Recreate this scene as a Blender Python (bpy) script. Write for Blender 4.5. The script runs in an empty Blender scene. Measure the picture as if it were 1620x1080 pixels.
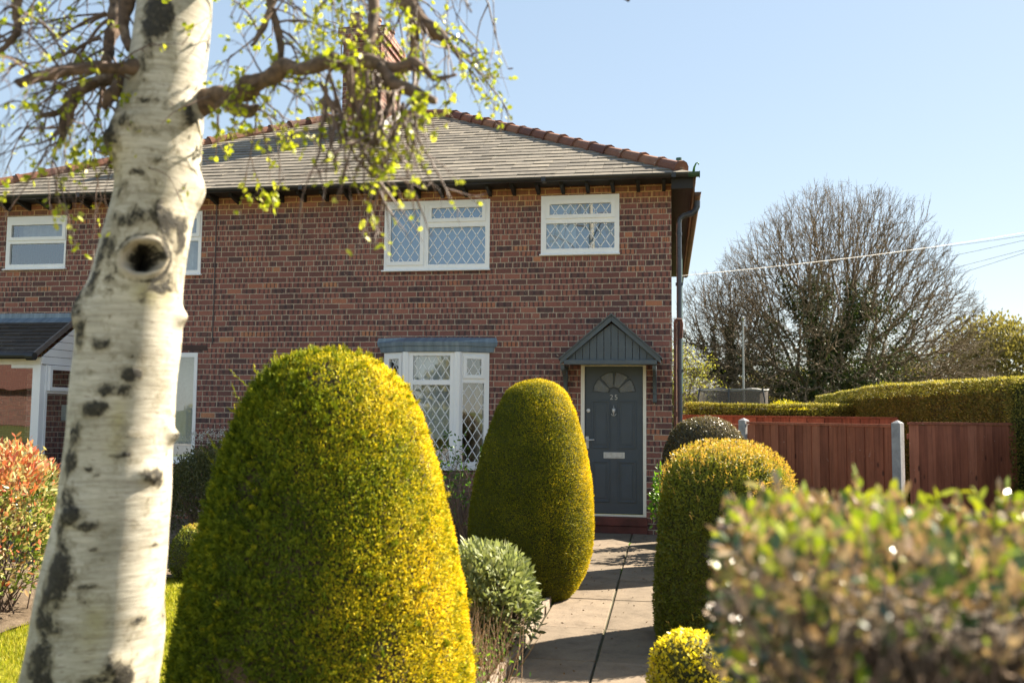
import bpy, bmesh, math, random
import numpy as np
from mathutils import Vector, Matrix, noise as mnoise

S = bpy.context.scene
COL = S.collection
R = math.radians

# ------------------------------------------------------------------ camera
CAM = np.array([-0.07, -12.55, 1.67])
PITCH, YAW, ROLL, FPX = R(4.27), R(9.67), R(0.52), 1440.0
_f = np.array([-math.sin(YAW)*math.cos(PITCH), math.cos(YAW)*math.cos(PITCH), math.sin(PITCH)])
_r = np.array([math.cos(YAW), math.sin(YAW), 0.0])
_u = np.cross(_r, _f)
RT = _r*math.cos(ROLL)+_u*math.sin(ROLL)
UP = _u*math.cos(ROLL)-_r*math.sin(ROLL)
FW = _f
cd = bpy.data.cameras.new("Camera")
cam = bpy.data.objects.new("Camera", cd)
COL.objects.link(cam)
cd.sensor_width = 36.0
cd.lens = 36.0*FPX/1620.0
cd.clip_start, cd.clip_end = 0.05, 2000
M = Matrix(((RT[0], UP[0], -FW[0], CAM[0]), (RT[1], UP[1], -FW[1], CAM[1]), (RT[2], UP[2], -FW[2], CAM[2]), (0, 0, 0, 1)))
cam.matrix_world = M
cd.dof.use_dof = True
cd.dof.focus_distance = 11.8
cd.dof.aperture_fstop = 2.2
S.camera = cam

# ------------------------------------------------------------------ sky, sun, exposure
SUN_AZ, SUN_EL = R(37), R(40)          # azimuth measured from +X towards +Y
SD = Vector((math.cos(SUN_EL)*math.cos(SUN_AZ), math.cos(SUN_EL)*math.sin(SUN_AZ), math.sin(SUN_EL)))
W = bpy.data.worlds.new("World"); S.world = W; W.use_nodes = True
wn = W.node_tree.nodes; bg = wn["Background"]
sky = wn.new("ShaderNodeTexSky"); sky.sky_type = 'NISHITA'; sky.sun_disc = False
sky.sun_elevation = SUN_EL
sky.sun_rotation = R(90)-SUN_AZ        # Blender: 0 = +Y, clockwise
sky.altitude = 0; sky.air_density = 1.0; sky.dust_density = 0.25; sky.ozone_density = 1.0
gm = wn.new('ShaderNodeGamma'); gm.inputs[1].default_value = 0.36     # thin haze evens the sky out
W.node_tree.links.new(sky.outputs[0], gm.inputs[0]); hs = wn.new('ShaderNodeHueSaturation'); hs.inputs['Saturation'].default_value = 1.5
W.node_tree.links.new(gm.outputs[0], hs.inputs['Color']); W.node_tree.links.new(hs.outputs[0], bg.inputs[0])
bg.inputs[1].default_value = 0.13
sl = bpy.data.lights.new("Sun", 'SUN'); sl.energy = 5.0; sl.angle = R(0.53); sl.color = (1.0, 0.89, 0.72)
sun = bpy.data.objects.new("Sun", sl); COL.objects.link(sun)
sun.rotation_euler = SD.to_track_quat('Z', 'Y').to_euler()
S.view_settings.view_transform = 'Standard'; S.view_settings.look = 'None'
S.view_settings.exposure = 2.05; S.view_settings.gamma = 1.0
S.render.engine = 'CYCLES'
S.cycles.use_denoising = True
S.cycles.max_bounces = 6; S.cycles.diffuse_bounces = 3; S.cycles.glossy_bounces = 3
S.cycles.transparent_max_bounces = 8; S.cycles.transmission_bounces = 4
S.cycles.caustics_reflective = False; S.cycles.caustics_refractive = False
S.cycles.sample_clamp_indirect = 6.0

# ------------------------------------------------------------------ helpers
rng = np.random.default_rng(7)
random.seed(7)

def at(px, py, w):
    """world point w metres along the view axis"""
    return CAM + (RT*(px-810)/FPX - UP*(py-540)/FPX + FW)*w

def unit(a):
    return a/np.maximum(np.linalg.norm(a, axis=-1, keepdims=True), 1e-9)

def tag(o, label=None, cat=None, group=None, kind=None):
    if label: o["label"] = label
    if cat: o["category"] = cat
    if group: o["group"] = group
    if kind: o["kind"] = kind
    return o

def empty(name, loc=(0, 0, 0), rz=0.0):
    o = bpy.data.objects.new(name, None); COL.objects.link(o)
    o.location = loc; o.rotation_euler = (0, 0, rz); o.empty_display_size = 0.2
    return o

def link(name, me, mat, parent=None, world=True):
    o = bpy.data.objects.new(name, me); COL.objects.link(o)
    if mat is not None:
        for m in (mat if isinstance(mat, (list, tuple)) else [mat]): me.materials.append(m)
    if parent is not None:
        o.parent = parent
        if world:                       # geometry was given in world coordinates
            root = Matrix.Identity(4); p = parent; chain = []
            while p is not None: chain.append(p); p = p.parent
            for q in reversed(chain): root = root @ q.matrix_basis
            o.matrix_basis = root.inverted()
    return o

def mesh_np(name, V, F, mat, parent=None, tint=None, smooth=False, extra=None):
    """V (n,3); F (m,k) all same k. tint per vertex"""
    V = np.asarray(V, np.float32); F = np.asarray(F, np.int32)
    me = bpy.data.meshes.new(name)
    k = F.shape[1]
    me.vertices.add(len(V)); me.vertices.foreach_set("co", V.ravel())
    me.loops.add(F.size); me.loops.foreach_set("vertex_index", F.ravel())
    me.polygons.add(len(F)); me.polygons.foreach_set("loop_start", np.arange(0, F.size, k, dtype=np.int32))
    me.polygons.foreach_set("loop_total", np.full(len(F), k, np.int32))
    if smooth: me.polygons.foreach_set("use_smooth", np.ones(len(F), bool))
    me.update(calc_edges=True)
    def attr(nm, a):
        at_ = me.attributes.new(nm, 'FLOAT', 'POINT'); at_.data.foreach_set("value", np.asarray(a, np.float32))
    if tint is not None: attr("tint", tint)
    for nm, a in (extra or {}).items(): attr(nm, a)
    return link(name, me, mat, parent)

class MB:
    """collects boxes, prisms and tubes, then links them as one mesh object"""
    def __init__(s): s.v = []; s.f = []; s.t = []; s.tv = random.random()
    def add(s, vs, fs, t=None):
        b = len(s.v); s.v += [tuple(v) for v in vs]; s.f += [tuple(b+i for i in f) for f in fs]
        s.t += [s.tv if t is None else t]*len(vs)
    def box(s, x0, x1, y0, y1, z0, z1, t=None):
        s.add([(x0,y0,z0),(x1,y0,z0),(x1,y1,z0),(x0,y1,z0),(x0,y0,z1),(x1,y0,z1),(x1,y1,z1),(x0,y1,z1)],
              [(3,2,1,0),(4,5,6,7),(0,1,5,4),(1,2,6,5),(2,3,7,6),(3,0,4,7)], t)
    def prism(s, poly, d, t=None):
        """poly: list of 3D points (planar, any winding); d: extrusion vector"""
        n = len(poly); P = [Vector(p) for p in poly]; D = Vector(d)
        s.add(P+[p+D for p in P], [tuple(range(n))[::-1], tuple(range(n, 2*n))]+[(i, (i+1) % n, n+(i+1) % n, n+i) for i in range(n)], t)
    def bar(s, a, b, w, h, up=(0, 0, 1), t=None):
        a = Vector(a); b = Vector(b); d = (b-a).normalized(); u = Vector(up)
        x = d.cross(u).normalized(); u = x.cross(d).normalized()
        q = [x*w/2+u*h/2, -x*w/2+u*h/2, -x*w/2-u*h/2, x*w/2-u*h/2]
        s.prism([a+k for k in q], b-a, t)
    def tube(s, pts, rad, n=8, t=None, cap=True):
        P = [Vector(p) for p in pts]; m = len(P)
        if not isinstance(rad, (list, tuple, np.ndarray)): rad = [rad]*m
        ref = Vector((0, 0, 1)); vs = []; px = None
        for i in range(m):
            d = (P[min(i+1, m-1)]-P[max(i-1, 0)]).normalized()
            if px is None:
                px = d.cross(ref if abs(d.z) < .9 else Vector((1, 0, 0))).normalized()
            x = (px-d*px.dot(d)).normalized(); y = d.cross(x); px = x
            for k in range(n):
                a = 2*math.pi*k/n; vs.append(P[i]+(x*math.cos(a)+y*math.sin(a))*rad[i])
        fs = [(i*n+k, i*n+(k+1) % n, (i+1)*n+(k+1) % n, (i+1)*n+k) for i in range(m-1) for k in range(n)]
        if cap: fs += [tuple(range(n))[::-1], tuple(range((m-1)*n, m*n))]
        s.add(vs, fs, t)
    def build(s, name, mat, parent=None, bevel=0, smooth=False, fix=True):
        me = bpy.data.meshes.new(name); me.from_pydata(s.v, [], s.f); me.update()
        a = me.attributes.new("tint", 'FLOAT', 'POINT'); a.data.foreach_set("value", np.array(s.t, np.float32))
        if fix:
            bm = bmesh.new(); bm.from_mesh(me); bmesh.ops.recalc_face_normals(bm, faces=bm.faces); bm.to_mesh(me); bm.free()
        if smooth:
            for p in me.polygons: p.use_smooth = True
        o = link(name, me, mat, parent)
        if bevel:
            md = o.modifiers.new("Bevel", 'BEVEL'); md.width = bevel; md.segments = 2; md.limit_method = 'ANGLE'; md.angle_limit = R(40)
        return o

def plate(mb, x0, x1, z0, z1, holes, y0, y1):
    """a slab in the XZ plane from y0 (front) to y1 with rectangular holes, shared vertices"""
    xs = sorted({x0, x1, *[h[0] for h in holes], *[h[1] for h in holes]})
    zs = sorted({z0, z1, *[h[2] for h in holes], *[h[3] for h in holes]})
    def solid(i, j):
        if i < 0 or j < 0 or i >= len(xs)-1 or j >= len(zs)-1: return False
        cx = (xs[i]+xs[i+1])/2; cz = (zs[j]+zs[j+1])/2
        return not any(h[0] < cx < h[1] and h[2] < cz < h[3] for h in holes)
    idx = {}; vs = []; fs = []
    def vid(i, j, k):
        if (i, j, k) not in idx:
            idx[(i, j, k)] = len(vs); vs.append((xs[i], (y0, y1)[k], zs[j]))
        return idx[(i, j, k)]
    for i in range(len(xs)-1):
        for j in range(len(zs)-1):
            if not solid(i, j): continue
            fs.append((vid(i,j,0), vid(i+1,j,0), vid(i+1,j+1,0), vid(i,j+1,0)))
            fs.append((vid(i,j,1), vid(i,j+1,1), vid(i+1,j+1,1), vid(i+1,j,1)))
            for di, dj, a, b in ((-1,0,(i,j),(i,j+1)), (1,0,(i+1,j+1),(i+1,j)), (0,-1,(i+1,j),(i,j)), (0,1,(i,j+1),(i+1,j+1))):
                if not solid(i+di, j+dj):
                    fs.append((vid(*a,0), vid(*b,0), vid(*b,1), vid(*a,1)))
    mb.add(vs, fs)

def seg_tubes(A, B, ra, rb, n=4):
    """many tapered prisms at once"""
    A = np.asarray(A, float); B = np.asarray(B, float); ra = np.asarray(ra, float); rb = np.asarray(rb, float)
    d = unit(B-A); ref = np.where(np.abs(d[:, 2:3]) < .9, np.array([[0, 0, 1.]]), np.array([[1., 0, 0]]))
    x = unit(np.cross(d, ref)); y = np.cross(d, x)
    ang = np.arange(n)*2*np.pi/n
    c = np.cos(ang)[None, :, None]; s_ = np.sin(ang)[None, :, None]
    ring = x[:, None]*c+y[:, None]*s_
    V = np.concatenate([A[:, None]+ring*ra[:, None, None], B[:, None]+ring*rb[:, None, None]], 1)
    m = len(A); base = (np.arange(m)*2*n)[:, None]
    k = np.arange(n); k2 = (k+1) % n
    F = np.stack([k, k2, n+k2, n+k], 1)[None]+base[:, :, None]
    return V.reshape(-1, 3), F.reshape(-1, 4)

def leaf_mesh(P, D, L, Wd, rg, jitter=.6, fold=.15, six=False, face=None):
    """leaf faces at P growing along D"""
    n = len(P); L = np.broadcast_to(L, (n,))*rg.uniform(.65, 1.3, n); Wd = np.broadcast_to(Wd, (n,))*rg.uniform(.7, 1.25, n)
    t = unit(D+rg.normal(0, jitter, (n, 3)))
    s_ = unit(np.cross(t, rg.normal(0, 1, (n, 3)) if face is None else face+rg.normal(0, .45, (n, 3)))); nn = np.cross(t, s_)
    L = L[:, None]; Wd = Wd[:, None]
    if six:
        a = P; e = P+t*L
        b1 = P+t*L*.3+s_*Wd*.45+nn*Wd*fold; b2 = P+t*L*.3-s_*Wd*.45+nn*Wd*fold
        c1 = P+t*L*.68+s_*Wd*.42+nn*Wd*fold*.8; c2 = P+t*L*.68-s_*Wd*.42+nn*Wd*fold*.8
        m1 = P+t*L*.5-nn*Wd*.05
        V = np.stack([a, b1, c1, e, c2, b2, m1], 1).reshape(-1, 3)
        base = (np.arange(n)*7)[:, None, None]
        F = (np.array([[0, 1, 2, 6], [2, 3, 4, 6], [4, 5, 0, 6]])[None]+base).reshape(-1, 4)
        return V, F, 7
    V = np.stack([P, P+t*L*.5+s_*Wd*.5+nn*Wd*fold, P+t*L, P+t*L*.5-s_*Wd*.5+nn*Wd*fold], 1).reshape(-1, 3)
    F = np.arange(n*4).reshape(-1, 4)
    return V, F, 4

def wob(p, sc, seed=0.0):
    """cheap smooth noise for arrays of points, about -1..1"""
    p = np.asarray(p)*sc
    x, y, z = p[..., 0]+seed*1.7, p[..., 1]-seed*2.3, p[..., 2]+seed*.9
    return (np.sin(x*1.0+1.3*np.sin(y*1.1+.7)+seed)+np.sin(y*1.27+1.1*np.sin(z*.93+1.9))+np.sin(z*1.13+1.2*np.sin(x*1.21+.3)+seed*2)
            + .6*np.sin(x*2.3+y*1.9)+.6*np.sin(y*2.1-z*2.7+seed))/3.4

# ------------------------------------------------------------------ materials
class NT:
    def __init__(s, name):
        s.m = bpy.data.materials.new(name); s.m.use_nodes = True; s.t = s.m.node_tree
        s.b = s.t.nodes["Principled BSDF"]; s.out = s.t.nodes["Material Output"]
    def n(s, kind, **kw):
        x = s.t.nodes.new(kind)
        for k, v in kw.items(): setattr(x, k, v)
        return x
    def set(s, sock, v):
        if v is None: return
        if hasattr(v, "is_output"): s.t.links.new(v, sock)
        else: sock.default_value = v
    def m_(s, op, a, b=None, c=None):
        x = s.n("ShaderNodeMath", operation=op)
        s.set(x.inputs[0], a); s.set(x.inputs[1], b)
        if c is not None: s.set(x.inputs[2], c)
        return x.outputs[0]
    def mix(s, f, a, b, mode='MIX'):
        x = s.n("ShaderNodeMix", data_type='RGBA', blend_type=mode)
        s.set(x.inputs[0], f); s.set(x.inputs[6], a); s.set(x.inputs[7], b)
        return x.outputs[2]
    def ramp(s, f, stops, interp='LINEAR'):
        x = s.n("ShaderNodeValToRGB"); r = x.color_ramp; r.interpolation = interp
        while len(r.elements) < len(stops): r.elements.new(.5)
        for e, (p, c) in zip(r.elements, stops):
            e.position = p; e.color = (*c, 1) if len(c) == 3 else c
        s.set(x.inputs[0], f); return x.outputs[0]
    def noise(s, vec, scale, detail=4, rough=.55, dist=0, dims='3D'):
        x = s.n("ShaderNodeTexNoise", noise_dimensions=dims)
        s.set(x.inputs['Vector'], vec); x.inputs['Scale'].default_value = scale; x.inputs['Detail'].default_value = detail
        x.inputs['Roughness'].default_value = rough; x.inputs['Distortion'].default_value = dist
        return x.outputs[0]
    def obj(s): return s.n("ShaderNodeTexCoord").outputs['Object']
    def pos(s): return s.n("ShaderNodeNewGeometry").outputs['Position']
    def attr(s, nm): return s.n("ShaderNodeAttribute", attribute_name=nm).outputs['Fac']
    def sep(s, v):
        x = s.n("ShaderNodeSeparateXYZ"); s.set(x.inputs[0], v); return x.outputs
    def comb(s, a, b, c):
        x = s.n("ShaderNodeCombineXYZ"); s.set(x.inputs[0], a); s.set(x.inputs[1], b); s.set(x.inputs[2], c); return x.outputs[0]
    def scalev(s, v, k):
        x = s.n("ShaderNodeVectorMath", operation='MULTIPLY'); s.set(x.inputs[0], v); x.inputs[1].default_value = k; return x.outputs[0]
    def bump(s, h, strength=.3, dist=.01, normal=None):
        x = s.n("ShaderNodeBump"); x.inputs['Strength'].default_value = strength; x.inputs['Distance'].default_value = dist
        s.set(x.inputs['Height'], h); s.set(x.inputs['Normal'], normal); return x.outputs[0]
    def smooth(s, v, a, b):
        x = s.n("ShaderNodeMapRange", interpolation_type='SMOOTHSTEP'); s.set(x.inputs[0], v)
        s.set(x.inputs[1], a); s.set(x.inputs[2], b); return x.outputs[0]
    def fin(s, col=None, rough=None, normal=None, spec=None, metal=None):
        b = s.b
        s.set(b.inputs['Base Color'], (*col, 1) if isinstance(col, tuple) and len(col) == 3 else col)
        s.set(b.inputs['Roughness'], rough); s.set(b.inputs['Normal'], normal)
        s.set(b.inputs['Specular IOR Level'], spec); s.set(b.inputs['Metallic'], metal)
        return s.m

def plain(name, col, rough=.5, var=.12, scale=6, spec=.5, metal=0, bump=0, dirt=None):
    t = NT(name); p = t.obj(); n = t.noise(p, scale, 5, .6)
    dark = tuple(c*(1-var*2) for c in col); lite = tuple(min(1, c*(1+var)) for c in col)
    c = t.ramp(n, [(.3, dark), (.7, lite)])
    if dirt:
        n2 = t.noise(p, scale*.35, 6, .7)
        c = t.mix(t.smooth(n2, .52, .72), c, (*dirt, 1))
    nb = t.bump(t.noise(p, scale*12, 3), bump, .004) if bump else None
    return t.fin(c, t.m_('MULTIPLY_ADD', n, .2, rough-.1), nb, spec, metal)

def foliage(name, stops, trans=.35, rough=.5, tcol=(1.15, 1.25, .5), spec=.35):
    """per-leaf colour from the 'tint' attribute, light passes through the leaf"""
    t = NT(name); c = t.ramp(t.attr("tint"), stops)
    c = t.mix(.55, c, t.ramp(t.noise(t.pos(), 5.5, 3), [(.3, (.62, .68, .6)), (.72, (1.25, 1.2, 1.1))]), 'MULTIPLY')
    t.fin(c, rough, None, spec)
    tr = t.n("ShaderNodeBsdfTranslucent"); t.set(tr.inputs[0], t.mix(1.0, c, (*tcol, 1), 'MULTIPLY'))
    mx = t.n("ShaderNodeMixShader"); mx.inputs[0].default_value = trans
    t.t.links.new(t.b.outputs[0], mx.inputs[1]); t.t.links.new(tr.outputs[0], mx.inputs[2])
    t.t.links.new(mx.outputs[0], t.out.inputs[0])
    return t.m

def brick_material(name, u_len=.232, v_h=.0797, eaves_glare=True):
    t = NT(name); x, y, z = t.sep(t.obj())
    u = t.m_('DIVIDE', t.m_('ADD', x, y), u_len)
    wv = t.noise(t.obj(), 2.6, 3)
    v = t.m_('DIVIDE', t.m_('ADD', z, t.m_('MULTIPLY', wv, .016)), v_h)
    row = t.m_('FLOOR', v); fv = t.m_('SUBTRACT', v, row)
    whd = t.n("ShaderNodeTexWhiteNoise", noise_dimensions='1D'); t.set(whd.inputs['W'], t.m_('ADD', row, 77.3)); hdr = t.m_('GREATER_THAN', whd.outputs[0], .84)
    half = t.m_('MULTIPLY', t.m_('FLOORED_MODULO', row, 2.0), .5)
    wr = t.n("ShaderNodeTexWhiteNoise", noise_dimensions='1D'); t.set(wr.inputs['W'], row)
    uu = t.m_('ADD', t.m_('ADD', t.m_('MULTIPLY', u, t.m_('ADD', hdr, 1.0)), half), t.m_('MULTIPLY', wr.outputs[0], .16))
    col = t.m_('FLOOR', uu); fu = t.m_('SUBTRACT', uu, col)
    wn_ = t.n("ShaderNodeTexWhiteNoise", noise_dimensions='2D'); t.set(wn_.inputs['Vector'], t.comb(col, row, 0.0))
    rv = wn_.outputs[0]; r2 = t.sep(wn_.outputs[1])
    ex = t.m_('MULTIPLY', t.m_('MINIMUM', fu, t.m_('SUBTRACT', 1.0, fu)), t.m_('DIVIDE', u_len, t.m_('ADD', hdr, 1.0)))
    ez = t.m_('MULTIPLY', t.m_('MINIMUM', fv, t.m_('SUBTRACT', 1.0, fv)), v_h)
    en = t.noise(t.obj(), 45, 3, .6)
    d = t.m_('ADD', t.m_('MINIMUM', ex, ez), t.m_('MULTIPLY', t.m_('SUBTRACT', en, .5), .012))
    brick = t.smooth(d, .0042, .0088)
    base = t.ramp(rv, [(0, (.11, .066, .062)), (.2, (.18, .082, .070)), (.5, (.245, .104, .084)), (.78, (.285, .120, .094)),
                       (.95, (.32, .138, .10)), (.99, (.42, .175, .10)), (1, (.46, .22, .12))])
    # dark kiss marks: two or three bands across a brick face
    tri = t.m_('PINGPONG', t.m_('ADD', t.m_('MULTIPLY', fu, t.m_('ADD', 2.2, t.m_('MULTIPLY', r2[0], 1.5))), r2[2]), .5)
    kv = t.noise(t.comb(t.m_('MULTIPLY', u, 9.), t.m_('MULTIPLY', row, 7.31), t.m_('MULTIPLY', fv, 1.2)), 1.0, 3, .6)
    kiss = t.m_('MULTIPLY', t.smooth(t.m_('ADD', tri, t.m_('MULTIPLY', kv, .5)), .50, .66), t.m_('GREATER_THAN', r2[1], .30))
    base = t.mix(t.m_('MULTIPLY', kiss, .78), base, (.062, .044, .048, 1))
    mot = t.noise(t.obj(), 60, 5, .7)
    base = t.mix(.8, base, t.ramp(mot, [(.25, (.55, .55, .58)), (.5, (1, 1, 1)), (.75, (1.4, 1.3, 1.22))]), 'MULTIPLY')
    # pale salts and chips on a few bricks
    sp = t.noise(t.obj(), 17, 4, .7)
    base = t.mix(t.m_('MULTIPLY', t.smooth(sp, .63, .69), t.m_('GREATER_THAN', r2[2], .6)), base, (.52, .42, .33, 1))
    big = t.noise(t.obj(), .8, 3); patch = t.noise(t.scalev(t.obj(), (1., 1., 1.6)), 2.3, 5, .65)
    base = t.mix(t.m_('MULTIPLY', t.smooth(patch, .55, .75), .45), base, (.31, .128, .095, 1)); base = t.mix(t.m_('MULTIPLY', t.smooth(patch, .46, .28), .5), base, (.10, .062, .058, 1))
    base = t.mix(.6, base, t.ramp(big, [(.3, (.78, .76, .78)), (.7, (1.16, 1.12, 1.08))]), 'MULTIPLY')
    sk = t.noise(t.comb(t.m_('MULTIPLY', x, 5.5), y, t.m_('MULTIPLY', z, .55)), 1.0, 5, .65)
    base = t.mix(t.m_('MULTIPLY', t.smooth(sk, .54, .74), .38), base, (.085, .062, .056, 1)); base = t.mix(t.m_('MULTIPLY', t.smooth(sk, .44, .26), .25), base, (.40, .23, .17, 1))
    mor = t.ramp(t.noise(t.obj(), 26, 5, .7), [(.3, (.26, .20, .155)), (.55, (.46, .37, .28)), (.8, (.62, .52, .41))])
    if eaves_glare:   # orange lens glare under the eaves put into the top courses' colour
        e = t.smooth(t.m_('ADD', z, t.m_('MULTIPLY', big, .35)), 4.68, 4.92)
        mor = t.mix(e, mor, (.62, .40, .17, 1)); base = t.mix(t.m_('MULTIPLY', e, .4), base, (.44, .19, .07, 1))
    c = t.mix(brick, mor, base)
    h = t.m_('ADD', t.m_('MULTIPLY', brick, 1.0), t.m_('MULTIPLY', mot, .35))
    return t.fin(c, .85, t.bump(h, .7, .008), .25)

BRICK = brick_material("brick")
BRICK_CH = brick_material("chimney_brick", eaves_glare=False)

def roof_material(name, stops, scale=9):
    t = NT(name); p = t.obj(); tint = t.attr("tint")
    c = t.ramp(tint, stops)
    n = t.noise(p, scale, 6, .7); n2 = t.noise(p, 60, 4, .7)
    c = t.mix(.7, c, t.ramp(n, [(.3, (.7, .7, .7)), (.7, (1.25, 1.22, 1.15))]), 'MULTIPLY')
    c = t.mix(t.m_('MULTIPLY', t.smooth(t.noise(p, 5, 6, .75), .6, .7), .5), c, (.40, .38, .28, 1))   # lichen
    return t.fin(c, .75, t.bump(n2, .4, .004), .3)
SLATE = roof_material("slate", [(0, (.135, .12, .10)), (.5, (.19, .168, .138)), (1, (.25, .22, .178))])
PORCHTILE = roof_material("porch_tile", [(0, (.05, .043, .04)), (1, (.08, .068, .06))])
TERRA = roof_material("terracotta", [(0, (.11, .05, .04)), (.5, (.17, .075, .05)), (1, (.25, .125, .075))])
UPVC = plain("white_upvc", (.88, .88, .87), .32, .02, 3)
CREAM = plain("cream_frame", (.84, .79, .68), .45, .04, 4)
DOORP = plain("grey_door_paint", (.058, .076, .096), .42, .06, 5)
CANP = plain("grey_canopy_paint", (.085, .105, .118), .55, .08, 7, bump=.1)
BLACKP = plain("black_plastic", (.02, .021, .024), .38, .15, 8)
PIPEP = plain("pipe_plastic", (.05, .06, .078), .3, .12, 8)
SOFFIT = plain("dark_soffit", (.016, .015, .015), .7, .2, 6)
FASCIA = plain("worn_fascia", (.13, .075, .045), .7, .3, 5, dirt=(.05, .04, .03))
GHOST_GREEN = plain("ghost_green_gutter_end", (.03, .085, .045), .6, .3, 20)  # green lens ghost put into the gutter end's colour
RUST = plain("rusty_iron", (.14, .055, .035), .75, .3, 14, bump=.4, dirt=(.04, .03, .03))
def lead_material():
    t = NT("lead"); p = t.obj(); x, y, z = t.sep(p)
    n = t.noise(t.comb(t.m_('MULTIPLY', x, 14.0), y, t.m_('MULTIPLY', z, 1.5)), 1.0, 5, .65)
    c = t.ramp(n, [(.25, (.10, .14, .18)), (.5, (.17, .23, .29)), (.75, (.26, .33, .40))])
    return t.fin(c, .5, t.bump(t.noise(p, 30), .2, .004), .5, .2)
LEAD = lead_material()
CHROME = plain("satin_metal", (.60, .60, .60), .38, .08, 20, metal=.35)
BRASS = plain("brass_trim", (.75, .58, .22), .35, .1, 20, metal=1)
STEP = plain("red_step", (.13, .032, .025), .55, .25, 7, dirt=(.07, .04, .035), bump=.2)
CURT = plain("curtain_cloth", (.52, .50, .46), .9, .1, 12)
NET = plain("net_curtain", (.75, .78, .80), .9, .05, 30)
LINTEL = plain("brown_lintel", (.07, .035, .027), .7, .2, 9)
def glass_material(name, refl, tintc=(.8, .86, .88), bump=0):
    t = NT(name)
    g = t.n("ShaderNodeBsdfGlossy"); g.inputs['Roughness'].default_value = .015; g.inputs[0].default_value = (.92, .96, 1, 1)
    if bump: t.set(g.inputs['Normal'], t.bump(t.noise(t.obj(), 38, 3, .6, 1.5), bump, .01))
    else: t.set(g.inputs['Normal'], t.bump(t.noise(t.obj(), 1.8, 2), .04, .02))
    tr = t.n("ShaderNodeBsdfTransparent"); tr.inputs[0].default_value = (*tintc, 1)
    mx = t.n("ShaderNodeMixShader"); lw = t.n("ShaderNodeLayerWeight"); lw.inputs[0].default_value = .25
    t.set(mx.inputs[0], t.m_('MULTIPLY_ADD', lw.outputs[0], .5, refl))
    t.t.links.new(tr.outputs[0], mx.inputs[1]); t.t.links.new(g.outputs[0], mx.inputs[2])
    t.t.links.new(mx.outputs[0], t.out.inputs[0]); return t.m
GLASS = glass_material("double_glazing", .20)
OBSCURE = glass_material("obscure_glass", .30, (.5, .5, .48), .8)
LATT = plain("lead_strip", (.85, .86, .86), .5, .05, 10)  # pale base colour stands in for the lead strips' reflective sheen

def soil_material():
    t = NT("soil"); p = t.obj(); n = t.noise(p, 7, 8, .7); n2 = t.noise(p, 60, 6, .7)
    c = t.ramp(n, [(.3, (.08, .058, .04)), (.5, (.16, .12, .082)), (.72, (.27, .21, .15))])
    return t.fin(c, .95, t.bump(t.m_('ADD', n, n2), .8, .03), .1)
SOIL = soil_material()
def lawn_material():
    t = NT("lawn"); p = t.obj(); n = t.noise(p, 3, 6, .7); n2 = t.noise(p, 130, 4, .7)
    c = t.ramp(n, [(.3, (.16, .18, .018)), (.55, (.28, .27, .025)), (.75, (.38, .34, .05))])
    c = t.mix(.7, c, t.ramp(n2, [(.3, (.5, .5, .5)), (.7, (1.3, 1.3, 1.2))]), 'MULTIPLY')
    return t.fin(c, .9, t.bump(n2, .8, .03), .1)
LAWN = lawn_material()
def slab_material():
    t = NT("paving_slab"); p = t.obj(); tint = t.attr("tint")
    c = t.ramp(tint, [(0, (.15, .122, .092)), (.5, (.185, .148, .112)), (1, (.225, .178, .132))])
    n = t.noise(p, 4.5, 8, .72); n2 = t.noise(p, 90, 5, .7)
    c = t.mix(.8, c, t.ramp(n, [(.28, (.50, .48, .45)), (.5, (1, .98, .95)), (.74, (1.3, 1.27, 1.2))]), 'MULTIPLY')
    c = t.mix(.5, c, t.ramp(n2, [(.3, (.6, .6, .6)), (.7, (1.3, 1.3, 1.3))]), 'MULTIPLY')
    c = t.mix(t.m_('MULTIPLY', t.smooth(t.noise(p, 13, 5, .75), .63, .7), .55), c, (.05, .05, .035, 1))
    return t.fin(c, .9, t.bump(t.m_('ADD', n2, t.m_('MULTIPLY', n, 2.)), .45, .006), .2)
SLAB = slab_material()
MOSS = plain("moss", (.05, .048, .018), .95, .3, 30, bump=.6, dirt=(.03, .025, .015))
EDGING = plain("edging_concrete", (.30, .235, .18), .9, .2, 9, bump=.5, dirt=(.14, .12, .08))
CONC = plain("concrete_post", (.34, .35, .36), .9, .14, 9, bump=.6)
def fence_material():
    t = NT("red_stained_timber"); p = t.obj(); x, y, z = t.sep(p)
    c = t.ramp(t.attr("tint"), [(0, (.20, .066, .036)), (.5, (.28, .095, .05)), (1, (.36, .135, .075))])
    g = t.noise(t.comb(t.m_('MULTIPLY', x, 30.), t.m_('MULTIPLY', y, 30.), t.m_('MULTIPLY', z, 1.6)), 1.0, 6, .65)
    c = t.mix(.8, c, t.ramp(g, [(.28, (.55, .5, .5)), (.5, (1, 1, 1)), (.75, (1.35, 1.3, 1.25))]), 'MULTIPLY')
    k = t.n("ShaderNodeTexVoronoi"); t.set(k.inputs['Vector'], t.scalev(p, (7.5, 7.5, 3.2))); k.inputs['Scale'].default_value = 1
    c = t.mix(.65, c, t.ramp(t.noise(t.scalev(p, (1.6, 1.6, .9)), 1.5, 5, .7), [(.3, (.68, .66, .66)), (.7, (1.3, 1.32, 1.36))]), 'MULTIPLY'); c = t.mix(t.m_('MULTIPLY', t.smooth(t.noise(p, 16, 4, .7), .66, .72), .5), c, (.50, .38, .30, 1))
    kn = t.smooth(k.outputs[0], .16, .05)
    c = t.mix(t.m_('MULTIPLY', kn, .75), c, (.035, .012, .01, 1))
    return t.fin(c, .7, t.bump(g, .3, .004), .3)
FENCE = fence_material()
WOODY = plain("twig_bark", (.11, .075, .055), .85, .25, 14, bump=.3)
BARKFAR = plain("tree_bark", (.165, .118, .068), .9, .3, 1.5)
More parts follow.
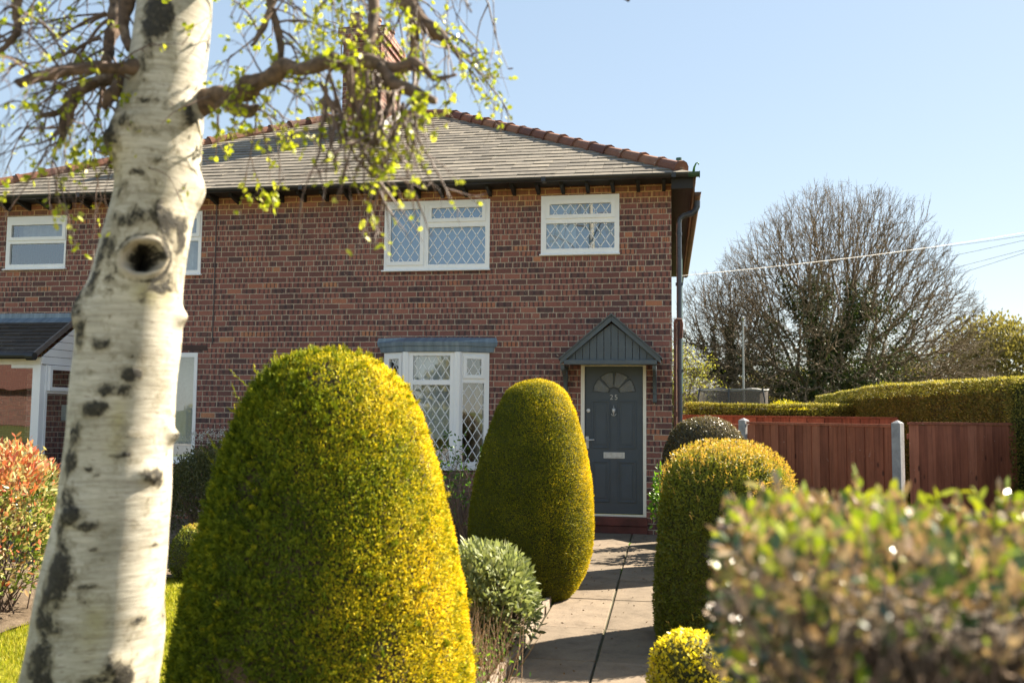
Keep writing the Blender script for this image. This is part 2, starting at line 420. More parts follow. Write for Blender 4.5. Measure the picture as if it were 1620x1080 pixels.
IVYBARK = plain("dark_bark", (.06, .05, .035), .9, .3, 3)
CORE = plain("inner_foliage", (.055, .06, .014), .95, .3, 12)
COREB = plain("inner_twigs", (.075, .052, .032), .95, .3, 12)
GALV = plain("grey_column", (.33, .34, .35), .5, .1, 4)
WIRE = plain("wire", (.16, .155, .15), .6, .1, 1)
NETTING = None

# ================================================================== setting
mb = MB(); mb.add([(-400, -400, -.03), (400, -400, -.03), (400, 600, -.03), (-400, 600, -.03)], [(0, 1, 2, 3)])
def field_material():
    t = NT("field"); p = t.pos(); n = t.noise(p, .15, 6, .7)
    return t.fin(t.ramp(n, [(.3, (.06, .075, .02)), (.6, (.11, .11, .035)), (.8, (.14, .12, .06))]), .95, None, .1)
tag(mb.build("ground", field_material()), kind="structure")
def street(name, y0, y1, z, col, var, sc):
    m_ = MB(); m_.add([(-60, y0, z), (60, y0, z), (60, y1, z), (-60, y1, z)], [(0, 1, 2, 3)]); tag(m_.build(name, plain(name+"_surface", col, .9, var, sc)), kind="structure")
street("pavement", -15.2, -12.6, -.012, (.44, .41, .37), .12, 2); street("grass_verge", -17.2, -15.21, -.015, (.25, .27, .09), .2, 3); street("road", -24, -17.21, -.02, (.24, .235, .225), .15, 1.5); street("far_pavement", -26, -24.01, -.012, (.34, .31, .27), .12, 2)
# planting beds: an uneven earth sheet either side of the path
def bed(name, x0, x1, y0, y1, z, mat, step=.16, amp=.03):
    nx = int((x1-x0)/step)+2; ny = int((y1-y0)/step)+2
    X, Y = np.meshgrid(np.linspace(x0, x1, nx), np.linspace(y0, y1, ny), indexing='ij')
    P = np.stack([X, Y, np.zeros_like(X)], -1)
    P[..., 2] = z+amp*wob(P, 3.1, 2)+amp*.6*wob(P, 9., 5)
    i, j = np.meshgrid(np.arange(nx-1), np.arange(ny-1), indexing='ij')
    a = (i*ny+j).ravel(); F = np.stack([a, a+ny, a+ny+1, a+1], 1)
    o = mesh_np(name, P.reshape(-1, 3), F, mat, smooth=True); return tag(o, kind="structure")
bed("flower_bed", -2.75, -1.12, -9.5, -.02, .03, SOIL)
bed("flower_bed", .02, 5.2, -12.0, 4.5, .02, SOIL)
bed("flower_bed", -9.5, -2.75, -4.45, -.02, .045, SOIL)
bed("flower_bed", -9.5, -4.75, -9.5, -4.45, .05, SOIL)
bed("lawn", -4.75, -2.75, -9.5, -4.45, .03, LAWN, .1, .012)
# grass blades over the lawn
n = 60000
P = np.stack([rng.uniform(-4.78, -2.72, n), rng.uniform(-8.6, -4.42, n), np.full(n, .02)], 1)
V, F, k = leaf_mesh(P, np.tile([[0, 0, 1.]], (n, 1)), .05, .006, rng, .45)
GRASS = foliage("grass_blade", [(0, (.17, .21, .016)), (.5, (.34, .33, .022)), (1, (.50, .42, .06))], .4, .6)
tag(mesh_np("grass", V, F, GRASS, tint=np.repeat(rng.random(n), k)), "short yellow green grass covering the front lawn", "grass", kind="stuff")
# the path: two columns of slabs with mossy joints
mb = MB(); mb.box(-1.05, .0, -12.5, -.03, -.2, .004)
tag(mb.build("path_joint", MOSS), kind="structure")
mb = MB(); ys = [-.04, -.72, -1.62, -2.55, -3.48, -4.4, -5.48, -6.4, -7.3, -8.2, -9.1, -10, -10.9, -11.8]
for (a, b) in ((-1.035, -.544), (-.532, -.02)):
    for y1_, y0_ in zip(ys[:-1], ys[1:]):
        g = random.uniform(.003, .007)
        mb.box(a+random.uniform(0, .006), b-random.uniform(0, .006), y0_+g, y1_-g, -.1, .016+random.uniform(0, .008), random.random())
tag(mb.build("path", SLAB, bevel=.006), kind="structure")

# ================================================================== house
HOUSE = tag(empty("semi_detached_house", (-5.5, 0, 0)), "pair of red brick semi-detached houses with slate hipped roof and grey front door", "house")
ZE = 4.86
A_ = (-4.098, -2.542, 3.655, 4.655); B_ = (-1.808, -.712, 3.84, 4.672)
L_ = (-10.235, -9.2, 3.78, 4.6); M_ = (-8.46, -6.95, 3.65, 4.605); G_ = (-8.46, -6.947, .85, 2.47)
D_ = (-1.24, -.347, .02, 2.308); PD_ = (-10.66, -9.76, .1, 2.3)
BAY_ = (-4.06, -2.53, .83, 2.47)
ins = lambda r, e=.006: (r[0]+e, r[1]-e, r[2]+e, r[3]-e)
mb = MB(); plate(mb, -11, 0, -.3, ZE, [ins(h) for h in (A_, B_, L_, M_, G_, BAY_)]+[D_, PD_], 0, .28)
plate(mb, -11, 0, -.3, ZE, [], 8.32, 8.6)
mb.box(-.28, 0, .28, 8.32, -.3, ZE); mb.box(-11, -10.72, .28, 8.32, -.3, ZE)
WALL = mb.build("wall", BRICK, HOUSE)
mb = MB(); mb.box(-10.7, -.3, .3, 8.3, 2.75, 2.9); mb.box(-10.7, -.3, 4.2, 4.3, .1, 4.7); mb.box(-5.55, -5.45, .3, 4.2, .1, 4.7)
mb.build("inner_partition", plain("interior_plaster", (.30, .29, .27), .9), HOUSE)

def lattice(mb, x0, x1, z0, z1, y, dx=.141, dz=.202, w=.0115):
    """diamond leading clipped to the pane"""
    for sg in (1, -1):
        ks = [x/dx+sg*z/dz for x in (x0, x1) for z in (z0, z1)]
        ph = .5
        for k in range(math.floor(min(ks))-1, math.ceil(max(ks))+2):
            c = k+ph+((x0+x1)/2/dx) % 1     # keep the pattern centred on the pane
            pts = []
            for x in (x0, x1):
                z = (c-x/dx)*dz*sg
                if z0-1e-6 <= z <= z1+1e-6: pts.append((x, z))
            for z in (z0, z1):
                x = (c-sg*z/dz)*dx
                if x0-1e-6 <= x <= x1+1e-6: pts.append((x, z))
            if len(pts) >= 2:
                p, q = max(((a, b) for a in pts for b in pts), key=lambda s: (s[0][0]-s[1][0])**2+(s[0][1]-s[1][1])**2)
                if math.hypot(p[0]-q[0], p[1]-q[1]) > .02:
                    mb.bar((p[0], y, p[1]), (q[0], y, q[1]), w, .003, (0, 1, 0))

def to_facet(mb, p0, p1):
    """move geometry built along local x (0..len) and y (depth) onto a vertical facet from p0 to p1"""
    a = Vector((p0[0], p0[1], 0)); d = (Vector((p1[0], p1[1], 0))-a).normalized(); nrm = Vector((-d.y, d.x, 0))
    mb.v = [tuple(a+d*x+nrm*y+Vector((0, 0, z))) for x, y, z in mb.v]

def window(outer, panes, parent, latt=True, yf=-.012, facet=None, frame=UPVC, sill=None, name="window", glass=GLASS):
    """panes: (x0,x1,z0,z1,opens)"""
    holes = []; sash = MB()
    for (a, b, c, d, o) in panes:
        e = .042 if o else 0; holes.append((a-e, b+e, c-e, d+e))
        if o: plate(sash, a-.056, b+.056, c-.056, d+.056, [(a, b, c, d)], yf-.017, yf+.04)
    fr = MB(); plate(fr, *outer, holes, yf, yf+.07)
    fr.add(sash.v, sash.f)
    if facet: to_facet(fr, *facet)
    W_ = fr.build(name, frame, parent, bevel=.004)
    for (a, b, c, d, o) in panes:
        yy = yf+(.012 if o else .03)
        g = MB(); g.add([(a-.01, yy, c-.01), (b+.01, yy, c-.01), (b+.01, yy, d+.01), (a-.01, yy, d+.01)], [(0, 1, 2, 3)])
        if facet: to_facet(g, *facet)
        g.build("pane", glass, W_, fix=False)
        if latt:
            l = MB(); lattice(l, a, b, c, d, yy-.003)
            if facet: to_facet(l, *facet)
            l.build("lead_lattice", LATT, W_)
    if sill:
        s_ = MB(); s_.prism([(sill[0], .05, sill[2]), (sill[0], .05, sill[2]+.03), (sill[0], -.012, sill[2]+.028), (sill[0], -.05, sill[2]+.014), (sill[0], -.05, sill[2])], (sill[1]-sill[0], 0, 0))
        s_.build("sill", frame, W_, bevel=.002)
    return W_

def curtain(x0, x1, z0, z1, y, mat, parent, waves=14, amp=.03):
    n = int((x1-x0)*60)+8; xs = np.linspace(x0, x1, n)
    yy = y+amp*np.sin(np.linspace(0, waves*2*np.pi*(x1-x0), n)+.6*np.sin(xs*9))
    V = np.concatenate([np.stack([xs, yy, np.full(n, z0)], 1), np.stack([xs, yy, np.full(n, z1)], 1)])
    i = np.arange(n-1); F = np.stack([i, i+1, n+i+1, n+i], 1)
    return mesh_np("curtain", V, F, mat, parent, smooth=True)

wA = window(A_, [(-3.996, -3.56, 3.777, 4.535, True), (-3.39, -2.655, 4.392, 4.54, True), (-3.437, -2.608, 3.73, 4.263, False)], HOUSE, sill=(-4.125, -2.53, 3.632))
curtain(-4.09, -2.55, 3.66, 4.65, .09, plain("reflected_sky_blue", (.12, .33, .60), .9, .03, 3), wA, 3, .006)  # added sheet whose blue stands in for sky reflected in the glass
wB = window(B_, [(-1.684, -.824, 4.398, 4.548, True), (-1.733, -.78, 3.918, 4.275, False)], HOUSE, sill=(-1.825, -.702, 3.82))
curtain(-1.8, -1.32, 3.85, 4.66, .085, plain("sky_tinted_net", (.36, .50, .62), .9, .05, 3), wB, 6, .003)  # net curtain, with the reflected sky's blue put into its colour
curtain(-1.80, -.72, 3.85, 4.66, .13, plain("dim_reflected_sky", (.15, .29, .45), .9, .03, 3), wB, 3, .006)  # added backing sheet, blue painted for the sky mirrored in the pane
wL = window(L_, [(-10.14, -9.265, 4.273, 4.46, True), (-10.165, -9.23, 3.846, 4.168, False)], HOUSE, latt=False, sill=(-10.26, -9.18, 3.757))
curtain(-10.2, -9.22, 4.2, 4.6, .22, CURT, wL, 7, .03)
wM = window(M_, [(-8.38, -7.93, 3.74, 4.5, True), (-7.81, -7.03, 4.27, 4.49, True), (-7.83, -7.0, 3.71, 4.15, False)], HOUSE, latt=False, sill=(-8.5, -6.93, 3.628))
curtain(-7.4, -7.0, 3.6, 4.6, .22, CURT, wM, 9, .03)
wG = window(G_, [(-8.39, -7.75, .93, 2.40, False), (-7.68, -7.0, .93, 2.40, False)], HOUSE, latt=False, sill=(-8.5, -6.93, .828))
curtain(-8.45, -7.1, .9, 2.5, .5, NET, wG, 4, .02)
mb = MB(); mb.box(-8.62, -6.8, -.006, .05, 2.50, 2.585); mb.build("lintel", LINTEL, HOUSE, bevel=.004)

# ---- bay window with a lead roof
bp = [(-4.065, -.012), (-3.665, -.27), (-2.925, -.27), (-2.525, -.012)]
l1 = math.hypot(bp[1][0]-bp[0][0], bp[1][1]-bp[0][1]); l2 = bp[2][0]-bp[1][0]
BAY = None
mb = MB()
for p in (bp[1], bp[2]):
    mb.tube([(p[0], p[1]+.03, .86), (p[0], p[1]+.03, 2.46)], .062, 10)
mb.prism([(x, y-.045 if 0 < i < 3 else y, .83) for i, (x, y) in enumerate([(bp[0][0]-.03, .0), *bp[1:3], (bp[3][0]+.03, .0)])]+[(bp[3][0]+.03, .05, .83), (bp[0][0]-.03, .05, .83)], (0, 0, .042))
BAY = mb.build("bay_window", UPVC, HOUSE, bevel=.004)
def bay_facet(i, panes, L):
    f = (bp[i], bp[i+1]); fr = MB(); sash = MB(); holes = []
    for (a, b, c, d, o) in panes:
        e = .036 if o else 0; holes.append((a-e, b+e, c-e, d+e))
        if o: plate(sash, a-.05, b+.05, c-.05, d+.05, [(a, b, c, d)], -.017, .04)
    plate(fr, .0, L, .874, 2.46, holes, 0, .07); fr.add(sash.v, sash.f); to_facet(fr, *f)
    fr.build("bay_frame", UPVC, BAY, bevel=.004)
    for (a, b, c, d, o) in panes:
        yy = .012 if o else .03
        g = MB(); g.add([(a-.01, yy, c-.01), (b+.01, yy, c-.01), (b+.01, yy, d+.01), (a-.01, yy, d+.01)], [(0, 1, 2, 3)]); to_facet(g, *f)
        g.build("pane", GLASS, BAY, fix=False)
        l = MB(); lattice(l, a, b, c, d, yy-.003, .131, .2); to_facet(l, *f); l.build("lead_lattice", LATT, BAY)
bay_facet(0, [(.125, l1-.135, 2.145, 2.365, True), (.075, l1-.085, .94, 2.03, False)], l1)
bay_facet(1, [(.105, l2-.105, 2.07, 2.405, False), (.105, l2-.105, .94, 2.0, False)], l2)
bay_facet(2, [(.135, l1-.125, 2.145, 2.365, True), (.085, l1-.075, .94, 2.03, False)], l1)
curtain(-3.56, -3.06, 1.25, 2.43, -.12, NET, BAY, 9, .012)
curtain(-4.05, -3.8, .7, 2.4, .35, CURT, BAY, 9, .03); curtain(-2.8, -2.55, .7, 2.4, .35, CURT, BAY, 9, .03)
mb = MB()
def ring(off, z, yb=.0): return [(bp[0][0]-off*1.6, yb, z), (bp[1][0]-off*.5, bp[1][1]-off, z), (bp[2][0]+off*.5, bp[2][1]-off, z), (bp[3][0]+off*1.6, yb, z)]
def loft(mb, a, b):
    n_ = len(a); mb.add(a+b, [(i, (i+1) % n_, n_+(i+1) % n_, n_+i) for i in range(n_)]+[tuple(range(n_))[::-1], tuple(range(n_, 2*n_))])
loft(mb, ring(.035, 2.462), ring(.05, 2.545)); loft(mb, ring(.062, 2.54), ring(.075, 2.60)); loft(mb, ring(.075, 2.60), [(x, y*.35 if y < -.1 else y, 2.672) for x, y, z in ring(.06, 2.672)])
mb.build("bay_roof", LEAD, BAY, bevel=.006)
mb = MB(); mb.prism([(bp[0][0], -.0015, -.2), (bp[1][0], bp[1][1]+.02, -.2), (bp[2][0], bp[2][1]+.02, -.2), (bp[3][0], -.0015, -.2)], (0, 0, 1.028)); mb.build("bay_base", BRICK, BAY)

# ---- front door
mb = MB(); plate(mb, -1.24, -.347, .236, 2.306, [(-1.187, -.392, .262, 2.276)], -.004, .1)
DF = mb.build("door_frame", CREAM, HOUSE, bevel=.004)
mb = MB(); mb.box(-1.186, -.393, .02, .1, .238, .268); mb.build("threshold", BRASS, DF, bevel=.004)
mb = MB(); mb.box(-1.26, -.33, -.05, .24, .118, .232, .2); mb.box(-1.26, -.33, -.035, .24, .0, .114, .7); mb.build("door_step", STEP, HOUSE, bevel=.006)
DX, DY = (-1.184, -.395), .04
mb = MB(); mb.box(DX[0], DX[1], DY, DY+.045, .27, 2.273)
pans = [(-1.091, -.842, 1.153, 1.803), (-.737, -.485, 1.153, 1.803), (-1.091, -.842, .425, .981), (-.737, -.485, .425, .981)]
for (a, b, c, d) in pans:
    plate(mb, a, b, c, d, [(a+.02, b-.02, c+.02, d-.02)], DY-.013, DY+.01)
    mb.prism([(a+.052, DY-.007, c+.052), (b-.052, DY-.007, c+.052), (b-.052, DY-.007, d-.052), (a+.052, DY-.007, d-.052)], (0, .02, 0))
DOOR = mb.build("door", DOORP, HOUSE, bevel=.0035)
FC = (-.785, 1.908)
def wedge(mb, a0, a1, r0, r1, y, th):
    pts = []
    for i in range(13): a = a0+(a1-a0)*i/12; pts.append((FC[0]+r1*math.cos(a), y, FC[1]+r1*math.sin(a)))
    for i in range(7): a = a1+(a0-a1)*i/6; pts.append((FC[0]+r0*math.cos(a), y, FC[1]+r0*math.sin(a)))
    mb.prism(pts, (0, th, 0))
rim = MB(); fan = MB()
for k in range(4):
    a0 = math.pi*k/4; a1 = a0+math.pi/4
    wedge(rim, a0+.035+(.02 if k == 0 else 0), a1-.035-(.02 if k == 3 else 0), .062, .297, DY-.004, .01); wedge(fan, a0+.075+(.02 if k == 0 else 0), a1-.075-(.02 if k == 3 else 0), .085, .281, DY-.007, .01)
mbg = MB(); rim.build("fanlight_rim", plain("dark_beading", (.018, .022, .026), .4), DOOR); fan.build("fanlight_pane", glass_material("fanlight_glass", .12, (.55, .53, .48), .8), DOOR)
mb = MB(); plate(mb, -.928, -.640, 1.018, 1.100, [(-.90, -.668, 1.034, 1.084)], DY-.008, DY); mb.box(-.899, -.669, DY-.004, DY, 1.035, 1.083); mb.build("letterbox", CHROME, DOOR, bevel=.002)
mb = MB(); mb.box(-1.176, -1.130, DY-.008, DY, 1.145, 1.312); mb.tube([(-1.153, DY, 1.262), (-1.153, DY-.05, 1.262), (-1.14, DY-.058, 1.264), (-1.05, DY-.055, 1.268)], [.011, .011, .010, .008], 8); mb.tube([(-1.153, DY-.012, 1.19), (-1.153, DY, 1.19)], .008, 8)
mb.build("door_handle", CHROME, DOOR, bevel=.002)
mb = MB(); mb.tube([(-1.138, DY+.002, 1.665), (-1.138, DY-.012, 1.665), (-1.138, DY-.018, 1.665)], [.027, .026, .012], 14); mb.build("door_lock", CHROME, DOOR)
mb = MB(); mb.tube([(-.789, DY-.02, 1.742), (-.789, DY-.022, 1.70), (-.789, DY-.022, 1.694), (-.789, DY-.022, 1.668), (-.789, DY-.022, 1.642), (-.789, DY-.02, 1.628), (-.789, DY-.015, 1.600)], [.006, .007, .024, .027, .018, .008, .005], 10)
mb.tube([(-.789+.032*math.cos(a), DY-.02, 1.628+.03*math.sin(a)) for a in np.linspace(math.pi, 2*math.pi, 9)], .005, 6)
mb.build("door_knocker", CHROME, DOOR, smooth=True)
cu = bpy.data.curves.new("house_number", 'FONT'); cu.body = "25"; cu.size = .10; cu.extrude = .004; cu.offset = -.001; cu.space_character = 1.25; cu.align_x = 'CENTER'; cu.materials.append(CHROME)
tx = bpy.data.objects.new("house_number_text", cu); COL.objects.link(tx); bpy.context.view_layer.update()
me = bpy.data.meshes.new_from_object(tx.evaluated_get(bpy.context.evaluated_depsgraph_get())); bpy.data.objects.remove(tx); me.materials.clear()
hn = link("house_number", me, CHROME, DOOR, world=False)
hn.matrix_basis = DOOR.matrix_basis.inverted() @ HOUSE.matrix_basis.inverted() @ Matrix.Translation((-.789, DY-.006, 1.818)) @ Matrix.Rotation(math.pi/2, 4, 'X')

# ---- gabled door canopy on brackets
cy = -.52
ap = (-.79, 2.93); le = (-1.468, 2.36); re = (-.148, 2.372)
mb = MB(); nb = 12
for i in range(nb):                                    # vertical boards of the gable
    x0 = -1.36+i*(1.13/nb); x1 = x0+1.13/nb-.006
    h = lambda x: 2.345+max(0, 1-abs(x-ap[0])/.62)*.475
    xs = [x0, x1] if not x0 < ap[0] < x1 else [x0, ap[0], x1]
    mb.prism([(x0, cy+.06, 2.33), (x1, cy+.06, 2.33)]+[(x, cy+.06, h(x)) for x in reversed(xs)], (0, .02, 0))
CAN = mb.build("door_canopy", CANP, HOUSE, bevel=.0015)
def slope_bar(mb, e, a, y0, y1, th, drop=0):
    d = Vector((a[0]-e[0], 0, a[1]-e[1])).normalized(); nrm = Vector((-d.z, 0, d.x)); nrm = nrm if nrm.z > 0 else -nrm
    p = Vector((e[0], y0, e[1]-drop)); q = Vector((a[0], y0, a[1]-drop))
    mb.prism([p, q, q-Vector((0, 0, th)), p-Vector((0, 0, th))], (0, y1-y0, 0))
mb = MB(); slope_bar(mb, le, ap, cy, cy+.045, .085); slope_bar(mb, re, ap, cy, cy+.045, .085); mb.build("barge_board", CANP, CAN, bevel=.005)
mb = MB(); slope_bar(mb, (le[0]-.02, le[1]-.005), (ap[0], ap[1]+.022), cy-.02, .0, .02); slope_bar(mb, (re[0]+.02, re[1]-.005), (ap[0], ap[1]+.022), cy-.02, .0, .02); mb.build("canopy_roof", plain("canopy_felt", (.10, .115, .12), .7, .1, 9), CAN)
mb = MB(); mb.box(-1.42, -.195, cy+.004, cy+.05, 2.275, 2.335); mb.box(-1.40, -.215, cy+.052, 0, 2.29, 2.318); mb.build("canopy_beam", CANP, CAN, bevel=.004)
for bx in (-1.445, -.232):
    mb = MB(); w_ = .052
    mb.prism([(bx-w_/2, -.001, 1.80), (bx-w_/2, -.055, 1.80), (bx-w_/2, -.055, 2.27), (bx-w_/2, -.001, 2.27)], (w_, 0, 0))
    mb.prism([(bx-w_/2, -.056, 2.215), (bx-w_/2, cy+.06, 2.215), (bx-w_/2, cy+.06, 2.272), (bx-w_/2, -.056, 2.272)], (w_, 0, 0))
    pts = [(-.05-.37*(1-math.cos(a)), 1.90+.32*math.sin(a)) for a in np.linspace(0, math.pi/2, 9)]
    for p, q in zip(pts[:-1], pts[1:]): mb.bar((bx, p[0], p[1]), (bx, q[0], q[1]), w_*.9, .045, (0, 1, .3))
    mb.tube([(bx-w_/2, -.028, 1.80), (bx+w_/2, -.028, 1.80)], .0275, 14)
    mb.build("canopy_bracket", CANP, CAN, bevel=.003)

# ---- roof
EZ, EO, RY = 4.84, .33, 4.3
SLP = .545; TL = math.hypot(RY+EO, (RY+EO)*SLP)
RZ = EZ+(RY+EO)*SLP
def tile_rows(mb, O, ex, et, nrm, L, T, kl, kr, rows, tw, th=.016, seed=1, th_top=.004):
    rr = random.Random(seed); dt = T/rows
    for r_ in range(rows):
        t0 = r_*dt; t1 = t0+dt*1.06 if r_ < rows-1 else T
        l0, l1_, q0, q1 = t0*kl, t1*kl, L-t0*kr, L-t1*kr
        s = l0-tw*((r_ % 2)*.5+rr.uniform(0, .06)) if True else 0
        while s < q0:
            e = s+tw*rr.uniform(.97, 1.03)
            a, b = max(s, l0), min(e-.004, q0); c, d = min(max(s, l1_), q1), max(min(e-.004, q1), l1_)
            if b-a > .015:
                if d < c: d = c
                hb = th*rr.uniform(.8, 1.35); sag = rr.uniform(-.004, .004)
                pt = lambda s_, t_, h_: O+ex*s_+et*t_+nrm*h_
                P8 = [pt(a, t0+sag, -.004), pt(b, t0+sag, -.004), pt(d, t1, -.004), pt(c, t1, -.004), pt(a, t0+sag, hb), pt(b, t0+sag, hb), pt(d, t1, th_top), pt(c, t1, th_top)]
                mb.add(P8, [(4, 5, 6, 7), (0, 1, 5, 4), (1, 2, 6, 5), (3, 0, 4, 7)], min(1, max(0, rr.gauss(.5, .24))))
            s = e
mb = MB(); cs, sn = 1/math.hypot(1, SLP), SLP/math.hypot(1, SLP); inset = (RY+EO)/TL
tile_rows(mb, Vector((-11-EO, -EO, EZ)), Vector((1, 0, 0)), Vector((0, cs, sn)), Vector((0, -sn, cs)), 11+2*EO, TL, inset, inset, 25, .27, seed=3)
tile_rows(mb, Vector((EO, -EO, EZ)), Vector((0, 1, 0)), Vector((-cs, 0, sn)), Vector((sn, 0, cs)), 2*(RY+EO), TL, inset, inset, 25, .27, seed=4)
tile_rows(mb, Vector((-11-EO, 2*RY+EO, EZ)), Vector((0, -1, 0)), Vector((cs, 0, sn)), Vector((-sn, 0, cs)), 2*(RY+EO), TL, inset, inset, 25, .27, seed=5)
x0, x1, xa, xb = -11-EO, EO, -11-EO+RY+EO, EO-RY-EO
z_ = EZ-.02
mb.add([(x0, -EO, z_), (x1, -EO, z_), (xb, RY, RZ-.02), (xa, RY, RZ-.02), (x1, 2*RY+EO, z_), (x0, 2*RY+EO, z_)],
       [(0, 1, 2, 3), (1, 4, 2), (4, 5, 3, 2), (5, 0, 3)], .4)
ROOF = mb.build("roof", SLATE, HOUSE, fix=False)
def cap_tiles(name, a, b, n_, r0=.115):
    m_ = MB(); a = Vector(a); b = Vector(b); d = (b-a)/n_; rr = random.Random(n_)
    for i in range(n_):
        p = a+d*i; q = p+d*1.02; tt = rr.random(); jz = Vector((0, 0, rr.uniform(-.006, .006)))
        m_.tube([p+jz, q+jz], [r0, r0*.93], 12, tt)
        m_.tube([p-d*.02+jz, p+d*.10+jz], [r0*1.17, r0*1.13], 12, tt*.8)
    return m_.build(name, TERRA, ROOF, smooth=False)
cap_tiles("hip_tile_row", (x1-.20, -EO+.20, EZ+.10), (xb, RY, RZ+.0), 17)
cap_tiles("hip_tile_row", (x0+.03, -EO+.03, EZ+.02), (xa, RY, RZ+.0), 17)
cap_tiles("ridge_tile_row", (xa, RY, RZ), (xb, RY, RZ), 6)
mb = MB(); mb.box(-11-EO+.02, EO-.02, -EO+.02, 2*RY+EO-.02, EZ-.045, EZ-.024); 
for i in range(6): mb.box(.012+i*.05, .012+i*.05+.044, -.28, 2*RY+.2, EZ-.062, EZ-.046)
mb.build("soffit", SOFFIT, ROOF)
mb = MB(); mb.box(.285, .31, -.30, 2*RY+.3, EZ-.235, EZ-.046)
mb.build("fascia", FASCIA, ROOF)
mb = MB(); mb.box(.0, .284, -.335, -.31, EZ-.20, EZ-.05); mb.build("eaves_end_board", SOFFIT, ROOF)
foot = MB(); foot.prism([(-.024, .0, -.15), (-.024, .0, -.048), (-.024, -.29, -.048), (-.024, -.29, -.085)], (.048, 0, 0))
f0 = None; nf = 32
for i in range(nf):
    x = -10.9+i*(10.8/(nf-1))
    if f0 is None: f0 = foot.build("rafter_foot", SOFFIT, ROOF); o = f0
    else: o = f0.copy(); COL.objects.link(o)
    o.matrix_basis = ROOF.matrix_basis.inverted() @ HOUSE.matrix_basis.inverted() @ Matrix.Translation((x, -.001, EZ))
def gutter_profile(y, z, x0, x1, r_=.058, mat=BLACKP, name="gutter"):
    m_ = MB(); outer = [(y+r_*math.cos(a), z+r_*math.sin(a)) for a in np.linspace(math.pi, 2*math.pi, 11)]
    inner = [(y+(r_-.006)*math.cos(a), z+(r_-.006)*math.sin(a)) for a in np.linspace(2*math.pi, math.pi, 11)]
    prof = outer+inner
    m_.prism([(x0, p, q) for p, q in prof], (x1-x0, 0, 0)); return m_, mat
m_, _ = gutter_profile(-.395, 4.835, -11.4, .22); 
for i in range(7): m_.box(-10.5+i*1.75, -10.44+i*1.75, -.457, -.33, 4.77, 4.838)
GUT = m_.build("gutter", BLACKP, HOUSE)
m_, _ = gutter_profile(-.395, 4.835, .222, .37, .060); m_.box(.366, .374, -.456, -.334, 4.776, 4.842); m_.build("gutter_end", GHOST_GREEN, GUT)
mb = MB(); mb.tube([(.29, -.42, 4.835), (.30, -.42, 4.90), (.325, -.42, 4.955), (.345, -.42, 4.96), (.36, -.42, 4.935)], [.018, .014, .009, .008, .009], 8); mb.build("gutter_clip", plain("ghost_green_clip", (.05, .19, .03), .6, .2, 20), GUT, smooth=True)  # clip painted in the green of the lens ghost
m_ = MB(); outer = [(.372+.058*math.cos(a), 4.81+.058*math.sin(a)) for a in np.linspace(math.pi, 2*math.pi, 9)]
m_.prism([(p, .6, q) for p, q in outer], (0, 8.2, 0)); m_.build("side_gutter", FASCIA, HOUSE)
# pipes on the corner
DPY = .16
mb = MB(); px_ = .104
neck = [(px_, DPY, 4.22), (px_, DPY, 4.28), (px_+.015, DPY, 4.335), (px_+.06, DPY, 4.375), (px_+.12, DPY, 4.39), (px_+.175, DPY, 4.405), (px_+.225, DPY, 4.445), (px_+.248, DPY, 4.50), (px_+.25, DPY, 4.575)]
mb.tube([(px_, DPY, .0), (px_, DPY, 4.22)]+neck[1:5], .035, 14)
mb.tube(neck[4:], [.041, .043, .044, .044, .044], 14)
mb.tube([(px_, DPY, 4.10), (px_, DPY, 4.14)], .042, 14); mb.box(px_-.05, px_+.05, DPY-.012, DPY+.045, 2.2, 2.24); mb.box(px_-.05, px_+.05, DPY-.012, DPY+.045, 3.4, 3.44)
mb.build("downpipe", PIPEP, HOUSE, smooth=False)
mb = MB(); mb.tube([(.045, .03, .0), (.045, .03, 2.86), (.05, .03, 2.90), (.07, .03, 2.915), (.125, .05, 2.915), (.135, .06, 2.86), (.125, .08, 2.66)], .021, 10); mb.box(.02, .07, .005, .055, 1.6, 1.66); mb.box(.02, .07, .005, .055, .7, .76)
mb.build("waste_pipe", RUST, HOUSE)
vp = at(1074, 256, 17.2); mb = MB(); mb.tube([(vp[0], vp[1], 2), (vp[0], vp[1], vp[2]+.07)], .056, 14); mb.build("vent_pipe", plain("ghost_tinted_pipe", (.02, .075, .055), .5, .1, 9), HOUSE)  # dark green is lens ghost tint painted into the pipe

# ---- chimney
mb = MB(); mb.box(-5.86, -5.14, 2.85, 4.02, 5.9, 8.30); mb.box(-5.90, -5.10, 2.81, 4.06, 8.30, 8.39); mb.box(-5.94, -5.06, 2.77, 4.10, 8.392, 8.56)
CH = mb.build("chimney", BRICK_CH, HOUSE)
mb = MB(); zz = lambda y: EZ+(y+EO)*SLP+.035
mb.prism([(-5.128, 2.80, zz(2.80)), (-5.128, RY-.2, zz(RY-.2)), (-5.128, RY-.2, zz(RY-.2)+.17), (-5.128, 2.80, zz(2.80)+.17)], (-.010, 0, 0)); mb.box(-5.90, -5.10, 2.835, 2.848, zz(2.8)-.05, zz(2.8)+.17)
mb.build("flashing", plain("pale_flashing", (.55, .55, .54), .6, .1, 9), CH)
for (cx, cy_, h, r_) in ((-5.70, 3.05, .34, .115), (-5.34, 3.05, .24, .12), (-5.66, 3.75, .30, .115), (-5.30, 3.75, .30, .12)):
    mb = MB(); mb.tube([(cx, cy_, 8.55), (cx, cy_, 8.60), (cx, cy_, 8.62), (cx, cy_, 8.56+h-.05), (cx, cy_, 8.56+h-.04), (cx, cy_, 8.56+h)], [r_*1.15, r_*1.15, r_, r_*.88, r_*1.05, r_*1.05], 16); mb.build("chimney_pot", TERRA, CH)
mb = MB(); mb.tube([(-5.88, 2.80, 7.9), (-5.88, 2.80, 8.78)], .014, 6); mb.tube([(-5.88, 2.80, 8.62), (-6.15, 2.62, 8.66)], .008, 6)
